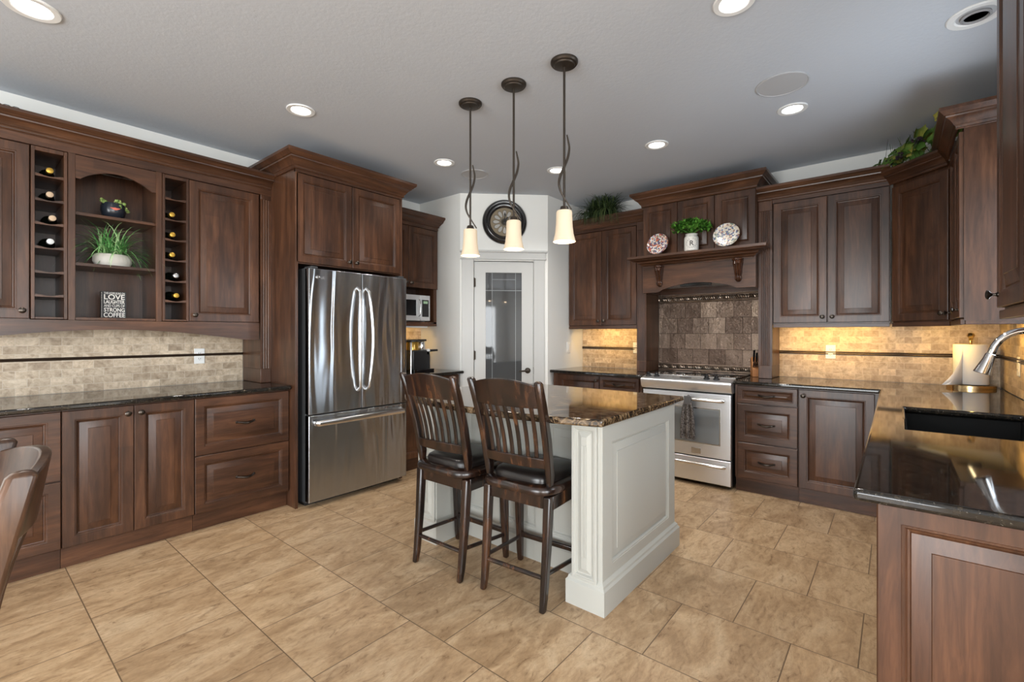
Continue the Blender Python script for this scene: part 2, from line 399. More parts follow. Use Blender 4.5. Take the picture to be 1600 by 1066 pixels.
    def build(s, name, m, parent=None, bevel=0, seg=2, angle=35, loc=None, rot=None):
        me = bpy.data.meshes.new(name); me.from_pydata(s.v, [], s.f); me.validate()
        ob = bpy.data.objects.new(name, me); COL.objects.link(ob)
        me.materials.append(MATS[m] if isinstance(m, str) else m)
        import bmesh
        bm = bmesh.new(); bm.from_mesh(me); bmesh.ops.recalc_face_normals(bm, faces=bm.faces); bm.to_mesh(me); bm.free()
        me.polygons.foreach_set('use_smooth', [True] * len(me.polygons))
        me.set_sharp_from_angle(angle=R(angle))
        if bevel:
            b = ob.modifiers.new('bevel', 'BEVEL'); b.width = bevel; b.segments = seg; b.limit_method = 'ANGLE'; b.angle_limit = R(40)
            b.harden_normals = False
        if parent: ob.parent = parent
        if loc: ob.location = loc
        if rot: ob.rotation_euler = rot
        return ob
def tag(o, label, cat, group=None):
    o['label'] = label; o['category'] = cat
    if group: o['group'] = group
    return o
def thing(name, label, cat, loc=(0, 0, 0), rz=0.0, group=None):
    o = bpy.data.objects.new(name, None); COL.objects.link(o); o.empty_display_size = .05
    o.location = loc; o.rotation_euler = (0, 0, rz)
    return tag(o, label, cat, group)
def struct(name, mb, m, bevel=0):
    o = mb.build(name, m, bevel=bevel); o['kind'] = 'structure'; return o
def copy_tree(o, parent=None):
    c = o.copy(); COL.objects.link(c)
    if parent: c.parent = parent
    for ch in list(o.children): copy_tree(ch, c)
    return c
def text(name, body, size, m, parent, loc, rot=(R(90), 0, 0), extrude=.0006, bold=0.0, align='CENTER', width=None, sx=1.0):
    cu = bpy.data.curves.new(name, 'FONT'); cu.body = body; cu.size = size; cu.extrude = extrude; cu.offset = bold
    cu.align_x = align; cu.align_y = 'BOTTOM_BASELINE'
    tmp = bpy.data.objects.new(name, cu); COL.objects.link(tmp)
    bpy.context.view_layer.update()
    me = bpy.data.meshes.new_from_object(tmp.evaluated_get(bpy.context.evaluated_depsgraph_get()))
    bpy.data.objects.remove(tmp)
    if width:
        xs = [v.co.x for v in me.vertices]; w = max(xs) - min(xs); c = (max(xs) + min(xs)) / 2
        for v in me.vertices: v.co.x = (v.co.x - c) * width / w
    me.materials.clear(); me.materials.append(MATS[m])
    o = bpy.data.objects.new(name, me); COL.objects.link(o); o.parent = parent; o.location = loc; o.rotation_euler = rot
    return o

# ------------------------------------------------------------------ room shell
CZ = 2.78; YB = 4.20; XR = 4.82; YS = -.60
struct('floor', MB().box(-3.6, XR + .1, -5.0, YB + .1, -.05, 0), 'floor_tile')
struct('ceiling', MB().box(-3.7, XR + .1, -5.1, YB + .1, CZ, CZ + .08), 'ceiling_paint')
struct('wall_fridge_side', MB().box(-3.6, XR + .1, YB, YB + .1, 0, CZ), 'wall_paint')
struct('wall_range_side', MB().box(XR, XR + .1, YS - .1, YB, 0, CZ), 'wall_paint')
# pantry walls
PA = Vector((3.43, 3.54)); PB = Vector((4.08, 2.87)); PU = (PB - PA).normalized(); PN = Vector((PU.y, -PU.x)); PL = (PB - PA).length
struct('wall_pantry_left', MB().box(3.43, 3.50, 3.54, YB, 0, CZ), 'wall_paint')
struct('wall_pantry_right', MB().box(4.08, XR, 2.87, 2.94, 0, CZ), 'wall_paint')
def diag(s, z, off=0.0):
    q = PA + PU * s + PN * off; return (q.x, q.y, z)
PRZ = math.atan2(PU.y, PU.x)
dm = MB()
for s0, s1, z0, z1 in ((0, .145, 0, CZ), (.78, PL, 0, CZ), (.145, .78, 2.07, CZ)): dm.box(s0, s1, 0, .07, z0, z1)
dw = dm.build('wall_pantry_front', 'wall_paint', loc=(PA.x, PA.y, 0), rot=(0, 0, PRZ)); dw['kind'] = 'structure'
struct('wall_pantry_back', MB().prism([(3.75, YB), (XR, 3.2), (XR, YB)], 'z', 0, CZ), 'wall_paint')
# sink wall with the window opening
WX0, WX1, WZ0, WZ1 = 2.42, 3.52, 1.16, 2.28
sm = MB()
for x0, x1, z0, z1 in ((1.38, WX0, 0, CZ), (WX1, XR, 0, CZ), (WX0, WX1, 0, WZ0), (WX0, WX1, WZ1, CZ)): sm.box(x0, x1, YS - .1, YS, z0, z1)
struct('wall_sink_side', sm, 'wall_paint')
# window frame over the sink
wf = MB()
for x0, x1, z0, z1 in ((WX0, WX0 + .05, WZ0, WZ1), (WX1 - .05, WX1, WZ0, WZ1), (WX0, WX1, WZ0, WZ0 + .05), (WX0, WX1, WZ1 - .05, WZ1), (2.945, 2.995, WZ0, WZ1)): wf.box(x0, x1, YS - .06, YS - .01, z0, z1)
struct('window_1', wf, 'white_trim')
# dining side walls with openings
dmb = MB()
for x0, x1, z0, z1 in ((-3.6, -2.6, 0, CZ), (.6, 1.48, 0, CZ), (-2.6, .6, 0, .35), (-2.6, .6, 2.25, CZ)): dmb.box(x0, x1, -5.1, -5.0, z0, z1)
struct('wall_dining_end', dmb, 'wall_paint')
struct('wall_dining_side', MB().box(1.38, 1.48, -5.0, YS - .1, 0, CZ), 'wall_paint')
lm = MB()
for y0, y1, z0, z1 in ((-5.1, -4.4, 0, CZ), (-2.8, -.35, 0, CZ), (2.15, YB + .1, 0, CZ), (-.35, 2.15, 0, .1), (-.35, 2.15, 2.23, CZ), (-4.4, -2.8, 0, .38), (-4.4, -2.8, 2.18, CZ)): lm.box(-3.7, -3.6, y0, y1, z0, z1)
struct('wall_patio_side', lm, 'wall_paint')
fm = MB()
for y in (-.35, .87, 2.10): fm.box(-3.66, -3.61, y, y + .05, .1, 2.23)
struct('window_2', fm, 'white_trim')
fm = MB()
for y in (-4.4, -3.62, -2.85): fm.box(-3.66, -3.61, y, y + .05, .38, 2.18)
struct('window_3', fm, 'white_trim')

# pantry door and casing
tm = MB()
tm.box(.019, .143, -.018, 0, 0, 2.086).box(.783, .895, -.018, 0, 0, 2.086)
tm.box(.010, .905, -.024, 0, 2.086, 2.158).box(.0, .925, -.034, 0, 2.158, 2.178).box(.004, .915, -.028, 0, 2.082, 2.094)
tr = tm.build('trim_1', 'door_paint', loc=(PA.x, PA.y, 0), rot=(0, 0, PRZ), bevel=.003); tr['kind'] = 'structure'
dd = MB()
for s0, s1, z0, z1 in ((.149, .269, .01, 2.063), (.654, .777, .01, 2.063), (.269, .654, .01, .26), (.269, .654, 1.947, 2.063)): dd.box(s0, s1, .008, .045, z0, z1)
door = dd.build('door_1', 'door_paint', loc=(PA.x, PA.y, 0), rot=(0, 0, PRZ)); door['kind'] = 'structure'
gm = MB().box(.269, .654, .020, .028, .26, 1.947).build('glass_pane', 'door_glass', door)
em = MB()
for s0 in (.337, .587): em.box(s0, s0 + .004, .0185, .02, .26, 1.947)
em.box(.269, .654, .0185, .02, 1.755, 1.760).box(.337, .591, .0185, .02, 1.873, 1.877)
em.build('etched_line', 'etched', gm)
for zz in (.25, 1.07, 1.84): MB().lathe([(.007, zz - .05), (.007, zz + .05)], 10, (.147, -.004, 0)).box(.130, .165, .0, .006, zz - .045, zz + .045).build('hinge', 'bronze', door)
hd = MB().lathe([(.031, .008), (.031, -.002), (.026, -.008), (.012, -.012), (.010, -.045)], 24, (.717, 0, .905), 'y')
hd.tube([(.717, -.042, .905), (.69, -.046, .905), (.655, -.046, .903), (.622, -.044, .900)], [.011, .010, .009, .007], 10)
hd.build('door_handle', 'bronze', door)
MB().box(.777, .783, .004, .012, .87, .94).build('strike_plate', 'bronze', door)
# light switch on the pantry return wall
def wall_plate(kind, label, cat, loc, rz, group=None):
    t = thing('light_switch' if kind == 'switch' else 'electrical_outlet', label, cat, loc, rz, group)
    MB().box(-.036, .036, -.006, 0, -.059, .059).build('cover_plate', 'white_plastic', t, .003)
    if kind == 'switch':
        MB().box(-.016, .016, -.010, -.005, -.033, .033).build('rocker', 'white_plastic', t, .002)
    else:
        for zz in (-.021, .021):
            f = MB().box(-.016, .016, -.008, -.005, zz - .014, zz + .014).build('socket', 'white_plastic', t, .004)
            MB().box(-.008, -.005, -.0086, -.0078, zz - .003, zz + .006).box(.004, .007, -.0086, -.0078, zz - .003, zz + .006).box(-.002, .002, -.0086, -.0078, zz - .010, zz - .006).build('slot', 'slot', f)
    return t
wall_plate('switch', 'white rocker light switch on the plain wall beside the pantry door', 'switch', (4.485, 2.87, 1.142), 0)

# ------------------------------------------------------------------ cabinet kit (local frame: x to the viewer's right, -y towards the viewer)
def door_panel(w, h, stile=.058, t=.020):
    m = MB(); k_ = min(1.0, min(w, h) / .26); st = stile * max(k_, .62)
    pr = [(0, t), (0, .003), (.003, 0), (st - .008, 0), (st - .006, .003), (st - .001, .0035), (st + .002, .007), (st + .0045, .0135), (st + .0095, .0150), (st + .012, .0120), (st + .014 + .034 * k_, .0035), (st + .0155 + .034 * k_, .0014), (st + .020 + .034 * k_, .0010)]
    ls = [[(i, y, i), (w - i, y, i), (w - i, y, h - i), (i, y, h - i)] for i, y in pr]
    return m.loops(ls)
def knob(parent, x, z):
    return MB().lathe([(.009, .001), (.009, -.003), (.005, -.006), (.0045, -.014), (.009, -.019), (.0155, -.023), (.0165, -.027), (.013, -.030), (.006, -.032)], 16, (x, 0, z), 'y').build('knob', 'knob_bronze', parent)
def pull(parent, x, z, L=.11):
    m = MB(); pts = []; rd = []
    for i in range(13):
        u = i / 12; pts.append((x + (u - .5) * L, -.006 - .022 * math.sin(math.pi * u) ** .6, z + .004 * math.cos(2 * math.pi * u) - .004)); rd.append(.005 + .0045 * math.sin(math.pi * u))
    m.tube(pts, rd, 8)
    for sx in (-1, 1): m.lathe([(.009, .001), (.009, -.004), (.006, -.008)], 10, (x + sx * L * .5, 0, z), 'y')
    return m.build('handle', 'knob_bronze', parent)
def front(parent, kind, x0, x1, z0, z1, hw=None, y=0.0, stile=.058):
    g = .0016; w, h = x1 - x0 - 2 * g, z1 - z0 - 2 * g
    o = door_panel(w, h, stile).build('drawer' if kind == 'drawer' else 'door', 'wood_h' if kind == 'drawer' else 'wood', parent, loc=(x0 + g, y, z0 + g), angle=20)
    if kind == 'drawer': pull(o, w / 2, h / 2, .11 if w > .3 else .09)
    elif hw: knob(o, .03 if hw[1] == 'l' else w - .03, .045 if hw[0] == 'b' else h - .045)
    return o
CROWN = [(0, 0), (.010, 0), (.013, .004), (.010, .009), (.012, .016), (.016, .022), (.020, .024), (.024, .032), (.034, .046), (.048, .058), (.056, .062), (.058, .070), (.066, .074), (.070, .080), (.080, .088), (.084, .092), (.088, .096), (.088, .114), (0, .114)]
def crown(parent, path, z, scale=1.0, hs=None, name='crown_moulding', m='wood_h'):
    hs = hs or scale
    return MB().sweep(path, [(d * scale, z + h * hs) for d, h in CROWN]).build(name, m, parent, angle=28)
def base_cabinet(name, label, loc, rz, w, fronts, depth=.655, cat='cabinet', group=None, toe=.045, top=.880):
    t = thing(name, label, cat, loc, rz, group)
    MB().box(0, w, .0205, depth, .112, top).build('carcass', 'wood', t, .001, 1)
    MB().box(0, w, toe, depth - .02, 0, .112).build('toe_kick', 'wood_h', t)
    for f in fronts: front(t, *f)
    return t
def pilaster(label, loc, rz, w, d, z0, z1, nfl, rel=.006):
    t = thing('fluted_pilaster', label, 'pilaster', loc, rz)
    MB().box(0, w, 0, d, z0, z0 + .11).build('plinth', 'wood', t, .003)
    MB().box(0, w, 0, d, z1 - .085, z1).build('capital', 'wood', t, .003)
    pts = [(0, d), (0, .004)]
    m = w * .16; fw = (w - 2 * m) / nfl
    for i in range(nfl):
        a = m + i * fw + fw * .12; b = m + (i + 1) * fw - fw * .12; c = (a + b) / 2; r = (b - a) / 2
        for j in range(7): pts.append((c - r * math.cos(math.pi * j / 6), .004 + r * .75 * math.sin(math.pi * j / 6)))
    pts += [(w, .004), (w, d)]
    MB().prism(pts, 'z', z0 + .11, z1 - .085).build('fluted_shaft', 'wood', t, angle=40)
    return t

# ------------------------------------------------------------------ fridge-side run
FY = 3.515
base_cabinet('base_cabinet', 'brown drawer stack behind the wooden dining chair at the end of the long run', (-.20, FY, 0), 0, .592, [('drawer', 0, .592, .119, .490), ('drawer', 0, .592, .494, .873)])
base_cabinet('base_cabinet', 'brown base cabinet with two tall raised-panel doors under the dark counter', (.394, FY, 0), 0, .624, [('door', 0, .313, .119, .873, 'tr'), ('door', .313, .624, .119, .873, 'tl')])
base_cabinet('base_cabinet', 'brown base cabinet with two wide drawers next to the refrigerator', (1.020, FY, 0), 0, .609, [('drawer', 0, .609, .119, .495), ('drawer', 0, .609, .499, .873)])
def slab(name, label, x0, x1, y0, y1, m, z0=.882, z1=.912):
    return tag(MB().box(x0, x1, y0, y1, z0, z1).build(name, m, bevel=.010, seg=4), label, 'counter')
slab('countertop', 'long polished black granite counter below the wine racks', -.25, 1.630, 3.475, 4.172, 'granite_black')
def backsplash(label, x0, x1, y0, y1, z0, z1, m, along, lz=1.135):
    o = MB().box(x0, x1, y0, y1, z0, z1).build('backsplash', m); tag(o, label, 'tile')
    l = MB()
    if along == 'x':
        l.tube([(x0, y0 - .004, lz), (x1, y0 - .004, lz)], .010, 8)
    elif along == 'y':
        for dz in (-.008, .007): l.tube([(x0 - .003, y0, lz + dz), (x0 - .003, y1, lz + dz)], .0065, 8)
    else:
        for dz in (-.008, .007): l.tube([(x0, y1 + .003, lz + dz), (x1, y1 + .003, lz + dz)], .0065, 8)
    l.build('pencil_liner', 'liner_bronze', o)
    return o
backsplash('beige stone tile backsplash below the wine racks', -.25, 1.552, 4.175, 4.198, .913, 1.395, 'travertine_x', 'x')
wall_plate('outlet', 'white outlet on the beige tile below the wine racks', 'outlet', (1.240, 4.174, 1.125), 0)
pilaster('slim fluted pilaster standing on the counter against the refrigerator surround', (1.553, 3.83, 0), 0, .079, .34, .913, 2.438, 3)

# uppers: five units side by side
UY = 3.83; UD = .365; UB = 1.385; UT = 2.385
def upper_box(name, label, x0, x1, cat='cabinet'):
    t = thing(name, label, cat, (x0, UY, 0), 0); return t, x1 - x0
for x0, x1, hw, lab in ((-.168, .297, 'br', 'brown wall cabinet with one door at the outer end of the wine racks'), (1.077, 1.543, 'bl', 'brown wall cabinet with one door between a wine rack and the refrigerator')):
    t, w = upper_box('upper_cabinet', lab, x0, x1)
    MB().box(0, w, .0205, UD, UB - .005, 2.44).build('carcass', 'wood', t)
    front(t, 'door', 0, w, UB, UT, hw)
WZ = [2.228, 2.086, 1.948, 1.808, 1.665, 1.527]
def wine_rack(label, x0, x1):
    t, w = upper_box('wine_rack', label, x0, x1, 'wine rack')
    fr = MB(); s = .0165
    fr.box(0, s, 0, UD, UB, UT).box(w - s, w, 0, UD, UB, UT).box(s, w - s, 0, UD, UB, UB + .012).box(s, w - s, 0, UD, UT - .024, UT).box(0, w, .02, UD, UT, 2.44)
    fr.build('frame', 'wood', t, .0015, 1)
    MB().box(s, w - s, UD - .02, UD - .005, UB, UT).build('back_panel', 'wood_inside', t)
    for zz in WZ:
        pts = []
        n = 12
        for i in range(n + 1):
            u = i / n; pts.append((s + u * (w - 2 * s), zz + .004 - .010 * math.sin(math.pi * u) ** 2))
        pts += [(w - s, zz - .012), (s, zz - .012)]
        MB().prism(pts, 'y', .004, UD - .02).build('shelf', 'wood_h', t, angle=50)
    return t
wine_rack('narrow wine rack holding four bottles next to the outer wall cabinet', .300, .454)
wine_rack('narrow wine rack holding five bottles next to the plant shelves', .921, 1.075)
t = thing('open_shelf', 'arched open display shelf with plants between the two wine racks', 'shelf', (.456, UY, 0), 0); w = .463
MB().box(0, .033, 0, UD, UB - .004, UT + .01).box(w - .033, w, 0, UD, UB - .004, UT + .01).box(.033, w - .033, .004, UD, UB - .002, UB + .014).box(0, w, .02, UD, UT + .01, 2.44).build('frame', 'wood', t, .0015, 1)
MB().box(.033, w - .033, UD - .02, UD - .006, UB, UT).build('back_panel', 'wood', t)
pts = [(.033, UT), (.033, 2.245), (.055, 2.243)]
for i in range(13):
    u = i / 12; pts.append((.062 + u * (w - .124), 2.250 + .065 * math.sin(math.pi * u) ** .8))
pts += [(w - .055, 2.243), (w - .033, 2.245), (w - .033, UT)]
MB().prism(pts, 'y', .002, .02).build('arched_rail', 'wood_h', t, angle=50)
for zz in (2.043, 1.734): MB().box(.033, w - .033, .012, UD - .02, zz - .019, zz).build('shelf', 'wood_h', t, .002)
# valance below and crown above
pts = [(-.168, UB - .004), (-.168, 1.252), (-.06, 1.254)]
for i in range(21):
    u = i / 20; pts.append((-.06 + u * 1.495, 1.254 + .070 * math.sin(math.pi * u)))
pts += [(1.543, 1.252), (1.543, UB - .004)]
tag(MB().prism(pts, 'y', UY + .004, UY + .024).build('valance', 'wood_h', angle=50), 'shallow arched wooden valance hanging below the wine rack cabinets', 'valance')
tag(MB().box(-.168, 1.543, UY + .024, UY + .36, UB - .014, UB - .006).build('bottom_board', 'wood_h'), 'flat wooden bottom board under the wine rack cabinets', 'board')
fz = MB().box(-.25, 1.632, UY - .004, UY + .02, 2.388, 2.44).build('frieze', 'wood_h')
t = thing('crown_moulding', 'stepped crown moulding along the top of the wine rack cabinets', 'moulding', (0, 0, 0))
fz.parent = t
crown(t, [(-.25, UY - .004), (1.630, UY - .004)], 2.438, .95, .95, 'stepped_profile')

# wine bottles, necks towards the room
def bottle(label, x, z, foil):
    t = thing('wine_bottle', label, 'bottle', (x, UY + .03, z), 0)
    MB().lathe([(.0145, .045), (.0145, .085), (.018, .105), (.034, .135), (.037, .155), (.037, .31), (.03, .315)], 20, axis='y').build('glass_body', 'bottle_glass', t)
    MB().lathe([(.003, -.001), (.013, 0), (.0165, .002), (.0165, .010), (.0152, .012), (.0152, .045)], 20, axis='y').build('capsule', foil, t)
    return t
L1 = [(.382, 0, 'foil_gold', 'wine bottle with a gold capsule on the top shelf of the outer rack'), (.382, 1, 'cork', 'wine bottle with a pale cork end, second from top in the outer rack'),
      (.393, 2, 'cork', 'wine bottle with a tan cork end, third from top in the outer rack'), (.384, 3, 'foil_white', 'wine bottle with a white capsule, lowest in the outer rack')]
for x, i, f, lab in L1: bottle(lab, x, WZ[i] + .0375, f)
L2 = [(.985, 1, 'foil_gold', 'gold-capped wine bottle, topmost in the rack by the plant shelves'), (.988, 2, 'foil_gold', 'gold-capped wine bottle directly below the topmost one by the plants'),
      (.986, 3, 'foil_gold', 'gold-capped wine bottle just above the silver-topped one'), (1.008, 4, 'foil_silver', 'wine bottle with a silver screw cap in the inner rack'), (1.010, 5, 'foil_gold', 'gold-capped wine bottle lowest in the inner rack, below the silver one')]
for x, i, f, lab in L2: bottle(lab, x, WZ[i] + .0375, f)

# display pieces on the open shelves
t = thing('succulent_pot', 'round black bowl with pale trailing succulents on the upper shelf', 'plant', (.690, 3.975, 2.0435))
MB().lathe([(.030, 0), (.034, .004), (.058, .028), (.066, .06), (.064, .09), (.058, .108), (.054, .108), (.058, .085), (.05, .08)], 28, cap1=True).build('bowl', 'ceramic_dark', t)
mm = MB()
for sx in (-1, 1): mm.loops([[(sx * u * .026, -.0640 - .002 * (1 - u), .066 + h * (.008 * (1 - u) + .001) + .006 * u * u) for h in (-1, 1)] for u in (0, .25, .5, .75, 1)], False, False, False)
mm.build('moustache', 'mouth', t)
for n_, rng in ((46, True), (9, False)):
    sc = MB()
    for i in range(n_):
        if rng:
            a = random.uniform(-.7, 1.2) * 1.2; r = random.uniform(.02, .088); q = (r * math.cos(a), -r * math.sin(abs(a)) * .6 + random.uniform(-.03, .02), .110 - max(0, r - .055) * 1.8 + random.uniform(-.012, .018))
        else: q = (-.055 + random.uniform(-.012, .02), -.02 + random.uniform(-.01, .01), .112 + random.uniform(-.004, .022))
        sc.sphere(q, random.uniform(.006, .0105), 7, 5)
    sc.build('succulent', 'leaf_succulent', t)

def grass_plant(parent, n, L, wid, m, origin=(0, 0, .09), spread=.06, low=.15, droop=1.6, flat=1.0, lowz=None):
    b = MB()
    for i in range(n):
        a = random.uniform(0, 2 * math.pi); el = random.uniform(low, 1.35); l = L * random.uniform(.6, 1.1)
        d = (math.cos(a) * math.cos(el), math.sin(a) * math.cos(el) * flat, math.sin(el))
        p = (origin[0] + random.uniform(-spread, spread), origin[1] + random.uniform(-spread, spread) * .45 * flat, origin[2])
        b.blade(p, d, l, wid * random.uniform(.7, 1.2), droop * random.uniform(.7, 1.3), 6)
    return b.build('foliage', m, parent)
t = thing('grass_planter', 'white oval planter of green grass on the middle shelf', 'plant', (.685, 3.965, 1.7345))
pl = MB(); ls = []
for rx, rz_, z in ((.066, .048, 0), (.088, .060, .006), (.101, .068, .032), (.100, .067, .060), (.090, .060, .080), (.082, .054, .083), (.080, .052, .070)):
    ls.append([(rx * math.cos(2 * math.pi * i / 32), rz_ * math.sin(2 * math.pi * i / 32), z) for i in range(32)])
pl.loops(ls).build('planter', 'stone_pot', t)
grass_plant(t, 210, .30, .0085, 'leaf_grass', (0, -.012, .072), .065, .24, 2.0, .62)

t = thing('word_sign', 'small black block sign with white lettering leaning on the lowest shelf', 'sign', (.690, 3.955, 1.3995), R(0))
MB().box(-.064, .064, 0, .028, 0, .175).build('block', 'sign_black', t, .001)
rows = [('THIS HOME RUNS ON', .014, .157, .105), ('LOVE', .033, .124, .105), ('LAUGHTER', .023, .097, .105), ('AND CUPS OF', .018, .074, .105), ('STRONG', .026, .043, .105), ('COFFEE', .030, .008, .108)]
for i, (s_, h, z, wd) in enumerate(rows): text('lettering', s_, h * 1.38, 'sign_white', t, (.003, -.0012, z), bold=.0005 if h > .022 else 0.0, width=wd)
dots = MB()
for i in range(16): dots.box(-.0625, -.0595, -.0006, 0, .006 + i * .0105, .010 + i * .0105)
dots.build('edge_dots', 'sign_white', t)

# wire tray on top of the outer cabinet
t = thing('wire_tray', 'dark looped wire tray lying on top of the outer wall cabinet', 'tray', (.10, 4.02, 2.4405))
wm = MB()
for i in range(9):
    cx = -.14 + i * .036; wm.tube([(cx + .030 * math.cos(q), -.10, .135 + .034 * math.sin(q)) for q in [2 * math.pi * j / 14 for j in range(15)]], .0022, 5)
wm.tube([(-.18, -.10, .104), (.19, -.10, .104)], .003, 6).tube([(-.18, -.10, .0), (-.18, -.10, .12)], .003, 6).tube([(.18, -.10, .0), (.18, -.10, .12)], .003, 6)
wm.build('wire_loops', 'wire', t)
MB().box(-.19, .20, -.11, .10, .090, .102).box(-.17, .17, -.08, .08, 0, .09).build('tray_body', 'tray_grey', t, .004)

# ------------------------------------------------------------------ refrigerator surround
FX0, FX1, FRY = 1.632, 2.597, 3.425
t = thing('refrigerator_cabinet', 'tall brown cabinet surround boxed around the steel refrigerator', 'cabinet', (FX0, FRY, 0))
fw = FX1 - FX0
MB().box(0, .020, 0, .765, 0, 2.53).build('side_panel', 'wood', t, .001)
MB().box(fw - .020, fw, 0, .765, 0, 2.53).build('side_panel', 'wood', t, .001)
MB().box(.020, fw - .020, .021, .765, 1.825, 2.53).build('carcass', 'wood', t)
front(t, 'door', .006, .468, 1.832, 2.500, 'br', 0)
front(t, 'door', .470, .945, 1.832, 2.500, 'bl', 0)
MB().box(0, fw, -.003, .02, 2.502, 2.535).build('top_rail', 'wood_h', t)
crown(t, [(0, .765), (0, -.003), (fw, -.003), (fw, .765)], 2.522, 1.05, 1.08)

t = thing('refrigerator', 'stainless steel french-door refrigerator with bottom freezer drawer', 'refrigerator', (1.690, 3.335, 0))
fw = .885
MB().box(.004, fw - .004, .062, .80, .03, 1.790).build('cabinet_body', 'fridge_side', t, .004)
MB().box(.02, fw - .02, .10, .70, 0, .035).build('base_grille', 'black', t)
def steel_door(name, x0, x1, z0, z1, bow=.006):
    m = MB(); ls = []
    prof = []
    for i in range(13):
        u = i / 12; prof.append((x0 + u * (x1 - x0), -bow * math.sin(math.pi * u)))
    pts = [(x0, .058)] + prof + [(x1, .058)]
    return m.prism(pts, 'z', z0, z1).build(name, 'fridge_steel', t, .004, 3, 30)
dl = steel_door('fridge_door', 0, fw * .4975, .697, 1.785)
dr = steel_door('fridge_door', fw * .5025, fw, .697, 1.785)
fz = steel_door('freezer_drawer', 0, fw, .045, .688)
def bar(parent, pts, ra, rb, m='steel_bright', name='handle'):
    b = MB(); ls = []
    P = [Vector(p) for p in pts]
    for i, p in enumerate(P):
        d = (P[min(i + 1, len(P) - 1)] - P[max(i - 1, 0)]).normalized(); n = Vector((0, -1, 0)); s_ = d.cross(n).normalized(); n = s_.cross(d)
        ls.append([p + s_ * ra * math.cos(q) + n * rb * math.sin(q) for q in [2 * math.pi * j / 12 for j in range(12)]])
    return b.loops(ls).build(name, m, parent)
for dpar, xh, cu in ((dl, fw * .4975 - .038, -1), (dr, fw * .5025 + .038, 1)):
    pts = [(xh, -.004, .845), (xh, -.032, .865)] + [(xh + cu * .020 * math.sin(math.pi * i / 12), -.044 - .022 * math.sin(math.pi * i / 12), .875 + .76 * i / 12) for i in range(13)] + [(xh, -.032, 1.645), (xh, -.004, 1.665)]
    bar(dpar, pts, .011, .013)
pts = [(.045, -.004, .628), (.05, -.035, .630)] + [(.06 + (fw - .12) * i / 12, -.046 - .020 * math.sin(math.pi * i / 12), .632 + .004 * math.sin(math.pi * i / 12)) for i in range(13)] + [(fw - .05, -.035, .630), (fw - .045, -.004, .628)]
bar(fz, pts, .022, .012)
lg = MB().tube([(.066 + .013 * math.cos(q), -.004, 1.722 + .013 * math.sin(q)) for q in [2 * math.pi * j / 20 for j in range(18)]], .0016, 6)
lg.tube([(.064, -.004, 1.729), (.064, -.004, 1.716), (.070, -.004, 1.716)], .0014, 5).sphere((.060, -.004, 1.726), .002, 6, 4)
lg.build('maker_badge', 'steel_bright', dl)
text('lettering', 'LG', .030, 'steel_bright', dl, (.106, -.0052, 1.711), bold=.0008)
for x in (.02, fw - .075): MB().box(x, x + .055, .01, .11, 1.786, 1.803).build('hinge_cover', 'fridge_side', t, .003)

# microwave cabinet, microwave, counter and coffee machine in the corner
t = thing('microwave_cabinet', 'brown wall cabinet with two doors over an open microwave niche', 'cabinet', (2.599, 3.85, 0)); w = .795
MB().box(0, w, .0205, .34, 1.79, 2.44).box(0, .020, .0205, .34, 1.405, 1.79).box(w - .042, w, .0205, .34, 1.405, 1.79).box(0, w, .0205, .34, 1.405, 1.422).build('carcass', 'wood', t)
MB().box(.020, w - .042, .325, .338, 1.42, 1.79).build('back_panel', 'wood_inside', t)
front(t, 'door', 0, .400, 1.778, 2.41, 'br'); front(t, 'door', .402, w, 1.778, 2.41, 'bl')
MB().box(-.0, w - .01, .005, .335, 1.378, 1.404).build('light_rail', 'wood_h', t, .002)
MB().box(0, w, -.004, .02, 2.412, 2.452).build('frieze', 'wood_h', t)
crown(t, [(0, -.004), (w, -.004), (w, .34)], 2.448, .9, .92)
t = thing('microwave', 'stainless steel microwave in the niche below the corner wall cabinet', 'microwave', (2.80, 3.872, 1.4225)); w = .505
MB().box(0, w, .02, .29, .008, .285).box(.03, .06, .05, .08, 0, .01).box(w - .06, w - .03, .05, .08, 0, .01).box(.03, .06, .22, .25, 0, .01).box(w - .06, w - .03, .22, .25, 0, .01).build('case', 'steel', t, .004)
d_ = MB().box(0, .375, 0, .02, .012, .283).build('door', 'steel', t, .004)
MB().box(.030, .315, -.001, .004, .065, .230).build('window', 'black_gloss', d_)
bar(d_, [(.348, -.002, .06), (.348, -.028, .075), (.348, -.036, .147), (.348, -.028, .22), (.348, -.002, .235)], .008, .008)
p_ = MB().box(.378, w, 0, .02, .012, .283).build('control_panel', 'steel', t, .004)
MB().box(.395, w - .02, -.001, .003, .055, .235).build('keypad', 'black', p_)
MB().box(.412, w - .035, -.002, .002, .195, .222).build('display', mat('display_green', (.05, .10, .05), .3, emit=(.5, .7, .45), estr=.35), p_)
tag(MB().lathe([(.13, -.006), (.135, 0), (.13, .004)], 40, axis='x').build('glass_platter', 'ceramic_white', loc=(3.314, 4.02, 1.558)), 'round pale platter standing on edge beside the microwave', 'platter')
base_cabinet('base_cabinet', 'brown base cabinet squeezed between the refrigerator and the pantry wall', (2.600, FY, 0), 0, .79, [('drawer', 0, .395, .73, .873), ('drawer', .395, .79, .73, .873), ('door', 0, .395, .119, .726, 'tr'), ('door', .395, .79, .119, .726, 'tl')])
slab('countertop', 'short black granite counter under the coffee machine', 2.600, 3.428, 3.475, 4.172, 'granite_black')
backsplash('small patch of golden tile backsplash behind the coffee machine', 2.600, 3.429, 4.175, 4.198, .913, 1.376, 'travertine_x', 'x')
t = thing('coffee_machine', 'black espresso machine with chrome group on the corner counter', 'coffee machine', (2.985, 3.78, .9125))
MB().box(.03, .265, .02, .25, 0, .215).build('housing', 'black', t, .015, 3)
